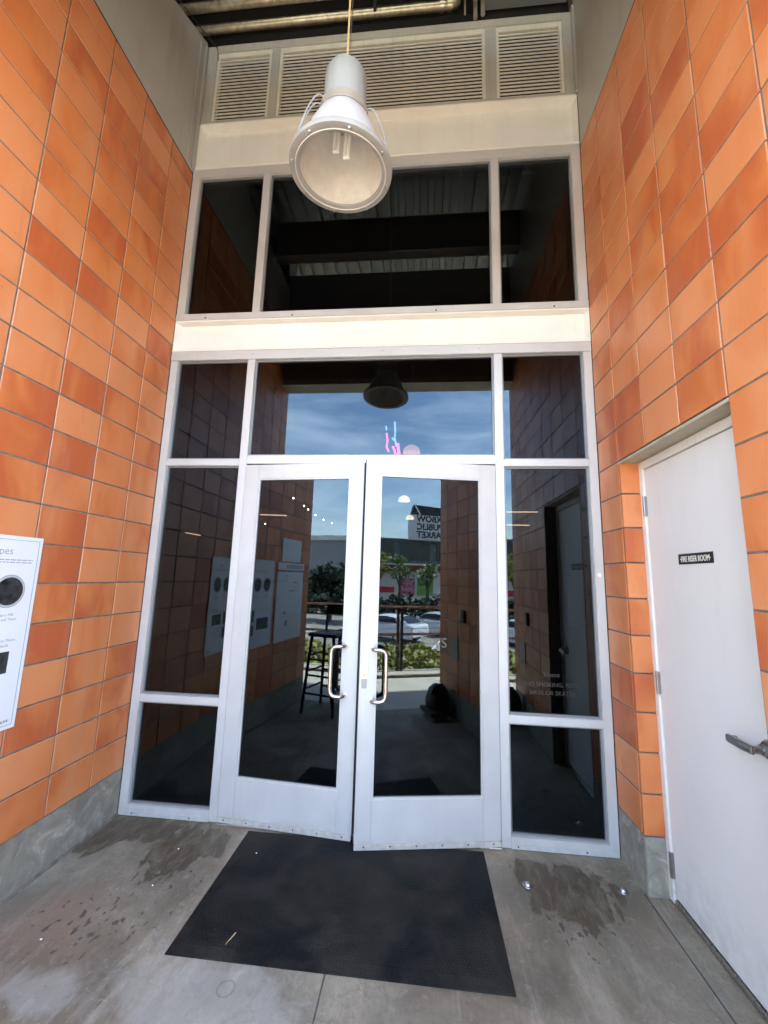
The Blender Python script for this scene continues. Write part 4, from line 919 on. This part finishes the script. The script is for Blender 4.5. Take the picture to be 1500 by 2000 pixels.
# cars
def car(x, y, z, heading, label):
    t = thing('parked_car', label, 'car', (x, y, z), heading, 'white cars in the parking lot')
    # stations along +x (front), half width, sill z, belt z
    st = [(-2.25, .78, .42, .86), (-2.15, .86, .30, .98), (-1.7, .90, .24, 1.02), (-.9, .92, .22, .98), (.2, .92, .22, .95), (1.1, .91, .22, .90), (1.8, .87, .26, .78), (2.2, .74, .34, .66), (2.28, .6, .42, .58)]
    b = B(); rings = []
    for (px, hw, z0, z1) in st:
        rings.append([(px, -hw*.9, z0), (px, -hw, z0+.18), (px, -hw, z0+(z1-z0)*.62), (px, -hw*.93, z1-.05), (px, -hw*.80, z1), (px, 0, z1+.02), (px, hw*.80, z1), (px, hw*.93, z1-.05), (px, hw, z0+(z1-z0)*.62), (px, hw, z0+.18), (px, hw*.9, z0)])
    k = len(rings[0]); vs = [v for q in rings for v in q]; fs = [(i*k+j, i*k+j+1, (i+1)*k+j+1, (i+1)*k+j) for i in range(len(st)-1) for j in range(k-1)]
    fs += [tuple(range(k)), tuple((len(st)-1)*k+j for j in range(k))[::-1]]; b.add(vs, fs); obj('body', b, 'car', t, local=True, smooth=True)
    gh = [(-1.85, .70, .99, 1.02), (-1.1, .66, .98, 1.32), (-.4, .63, .97, 1.38), (.25, .63, .95, 1.34), (1.05, .72, .90, .93)]
    b = B(); vs = []; fs = []
    for (px, hw, z0, z1) in gh: vs += [(px, -hw*1.18, z0), (px, -hw*1.0, z0+(z1-z0)*.85), (px, -hw*.82, z1), (px, 0, z1+.025), (px, hw*.82, z1), (px, hw, z0+(z1-z0)*.85), (px, hw*1.18, z0)]
    k = 7; fs = [(i*k+j, i*k+j+1, (i+1)*k+j+1, (i+1)*k+j) for i in range(4) for j in range(k-1)]; b.add(vs, fs); obj('roof', b, 'car', t, local=True, smooth=True)
    for s_ in (-1, 1):
        b = B(); b.add([(-1.25, s_*.775, 1.02), (.75, s_*.80, .98), (.25, s_*.675, 1.27), (-.5, s_*.665, 1.31), (-1.0, s_*.68, 1.24)], [(0, 1, 2, 3, 4)]); b.v = [(v[0], v[1]+s_*.02, v[2]) for v in b.v]; obj('side_window', b, 'carglass', t, local=True)
        b = B(); b.box(.55, .72, s_*.86, s_*1.02, .98, 1.10); obj('mirror', b, 'car', t, local=True, bevel=.02)
        for px in (-1.35, 1.4):
            b = B(); b.lathe([(.0001, -.11), (.22, -.11), (.33, -.09), (.34, 0), (.33, .09), (.22, .11), (.0001, .11)], (px, s_*.80, .34), 24, 'y'); w_ = obj('wheel', b, 'tyre', t, local=True, smooth=True)
            b = B(); b.lathe([(.0001, s_*.125), (.19, s_*.12), (.21, s_*.108)], (px, s_*.80, .34), 16, 'y'); obj('wheel_rim', b, 'hub', w_, local=True)
        b = B(); b.box(-2.235, -2.15, s_*.50, s_*.80, .74, .86); obj('tail_light', b, 'red', t, local=True)
    b = B(); b.add([(-1.83, -.62, 1.035), (-1.83, .62, 1.035), (-1.18, .55, 1.315), (-1.18, -.55, 1.315)], [(0, 1, 2, 3)]); b.v = [(v[0]-.03, v[1], v[2]+.02) for v in b.v]; obj('rear_window', b, 'carglass', t, local=True)
    b = B(); b.add([(1.0, -.66, .95), (1.0, .66, .95), (.3, .55, 1.34), (.3, -.55, 1.34)], [(0, 1, 2, 3)]); b.v = [(v[0]+.03, v[1], v[2]+.02) for v in b.v]; obj('windscreen', b, 'carglass', t, local=True)
    b = B(); b.box(-2.275, -2.24, -.26, .26, .62, .75); obj('licence_plate', b, 'white', t, local=True)
    b = B(); b.box(-2.28, -2.2, -.80, .80, .36, .50); obj('bumper', b, 'car', t, local=True, bevel=.03)
    return t
car(7.3, -20.2, -1.8, R(233), 'white coupe seen from behind beside the railing post')
c2 = car(10.7, -21.6, -1.8, R(233), 'white sedan parked right beside the coupe'); 
car(-4.2, -19.5, -1.8, R(233), 'white car parked on the far left of the lot')
# market building
mk = thing('market_building', 'white walled market hall with red fascia and slate clerestory', 'building', (20, -42, -1.8))
b = B(); b.box(5, 45, -55, -42, -1.8, 2.3); obj('wall', b, 'wwall', mk)
b = B(); b.box(4.7, 45.3, -55, -41.5, 2.3, 3.0); obj('fascia', b, 'fascia', mk)
b = B(); b.box(4.7, 45.3, -55, -41.3, 3.0, 3.2); obj('eave', b, 'mroof', mk)
b = B(); b.box(5, 45, -54, -42.6, 3.2, 5.9); obj('clerestory_wall', b, 'slate', mk)
for i in range(9): b = B(); b.box(6+i*4.4, 9.6+i*4.4, -42.6, -42.52, 3.6, 5.6); obj('window', b, 'carglass', mk)
b = B(); b.box(4.8, 45.2, -55, -42.3, 5.9, 6.05); obj('roof', b, 'roofbrd', mk)
bn = [((10.2, 14.0), (-.05, .55), 'redsign', 'banner', 'red arrow shaped banner'), ((14.75, 16.4), (-.35, 1.55), 'pinksign', 'banner', 'pink floral banner'), ((16.7, 18.6), (-.35, 1.6), 'greensign', 'banner', 'green banner')]
for (xa, xb), (za, zb), m_, nm, lb in bn:
    b = B(); b.box(xa, xb, -41.99, -41.93, za, zb); obj(nm, b, m_, mk, label=lb)
bs = thing('market_sign', 'white roof sign box reading OXBOW PUBLIC MARKET with black angled top', 'sign', (17.6, -41, 6))
b = B(); b.box(15.5, 19.9, -42, -41, 5.9, 8.7); obj('sign_box', b, 'wwall', bs)
b = B(); b.prism([(15.6, 8.7), (19.8, 8.7), (19.4, 9.7), (15.95, 9.9)], 1, -41.8, -41.2); obj('angled_top', b, 'ink', bs)
b = B(); b.tube([(15.8, -41.0, 10.1), (16.6, -41.0, 8.75)], .07, 6); obj('strut', b, 'mroof', bs)
for s_, z_ in (('OXBOW', 7.95), ('PUBLIC', 7.05), ('MARKET', 6.15)):
    # the building faces +y, so the line runs towards -x
    text_on(s_, .98, (16.2, -40.99, z_), (-1, 0, 0), (0, 0, 1), 'ink', 'lettering', bs, 'RIGHT', bold=.035)
gb = thing('warehouse', 'low grey warehouse with a pale metal roof edge', 'building', (-18, -42, -1.8))
b = B(); b.box(-45, -6, -58, -42, -1.8, 5.7); obj('wall', b, 'gwall', gb)
b = B(); b.box(-45.3, -5.7, -58, -41.7, 5.7, 6.25); obj('roof', b, 'mroof', gb)
for i in range(5): b = B(); b.box(-42+i*7.3, -39+i*7.3, -42, -41.95, -1.8, 1.6); obj('roller_door', b, 'roofbrd', gb)
# hedge and trees
def hedgep():
    x = random.uniform(-22, 24); return (x, random.uniform(-33, -31.6), -1.8+random.uniform(0, 1)*(1.7+.25*sin(x*1.7)+.2*sin(x*4.1)))
stuff(tag(obj('hedge', leaves(7000, hedgep, .42), 'hedge'), 'long dark hedge along the far side of the parking lot', 'hedge'))
def tree(x, y, z, h, r_, m_, label, n_=1500):
    t = thing('tree', label, 'tree', (x, y, z), 0, 'trees around the parking lot')
    b = B(); b.tube([(x, y, z), (x+.1, y, z+h*.35), (x, y+.1, z+h*.62)], [.2, .15, .09], 10)
    for k in range(5):
        a = k*1.3; b.tube([(x, y, z+h*.35+k*.15), (x+cos(a)*r_*.6, y+sin(a)*r_*.6, z+h*.62+k*.2)], [.09, .03], 6)
    obj('trunk', b, 'bark', t)
    cl = [(random.uniform(-.6, .6)*r_, random.uniform(-.6, .6)*r_, z+h*random.uniform(.5, .88), r_*random.uniform(.3, .55)) for _ in range(11)]
    def f():
        c = random.choice(cl); v = Vector((random.gauss(0, 1), random.gauss(0, 1), random.gauss(0, 1))).normalized()*c[3]*random.uniform(.6, 1); return (x+c[0]+v.x, y+c[1]+v.y, c[2]+v.z*.8)
    obj('crown', leaves(n_, f, .38), m_, t)
tl = ['slender pale leafed tree before the market hall, behind the coupe', 'small bright tree in front of the slate clerestory', 'small green tree before the pink banner', 'round green tree right of the market sign', 'dark shrubby tree nearest the left wall edge, before the warehouse', 'dark leafy tree before the grey warehouse', 'dark tree at the far left of the lot', 'big tree in the gap between the two halls', 'second big tree in the gap between the halls']
for q, lb in zip(((11.0, -38.6, -1.8, 6.6, 1.5, 'leaf', 500), (13.6, -38.8, -1.8, 6.4, 1.5, 'tree_light', 420), (16.6, -38.6, -1.8, 5.8, 1.3, 'tree_light', 360), (24, -37, -1.8, 7, 2.4, 'tree'), (-9.6, -27, -1.8, 4.2, 2.2, 'hedge'), (-7.0, -26.5, -1.8, 4.0, 2.0, 'tree'), (-14, -26, -1.8, 4.4, 2.4, 'hedge'), (3, -60, -1.8, 8, 3, 'tree'), (-2, -62, -1.8, 8, 3, 'tree')), tl):
    tree(*q[:6], lb, *(q[6:]))
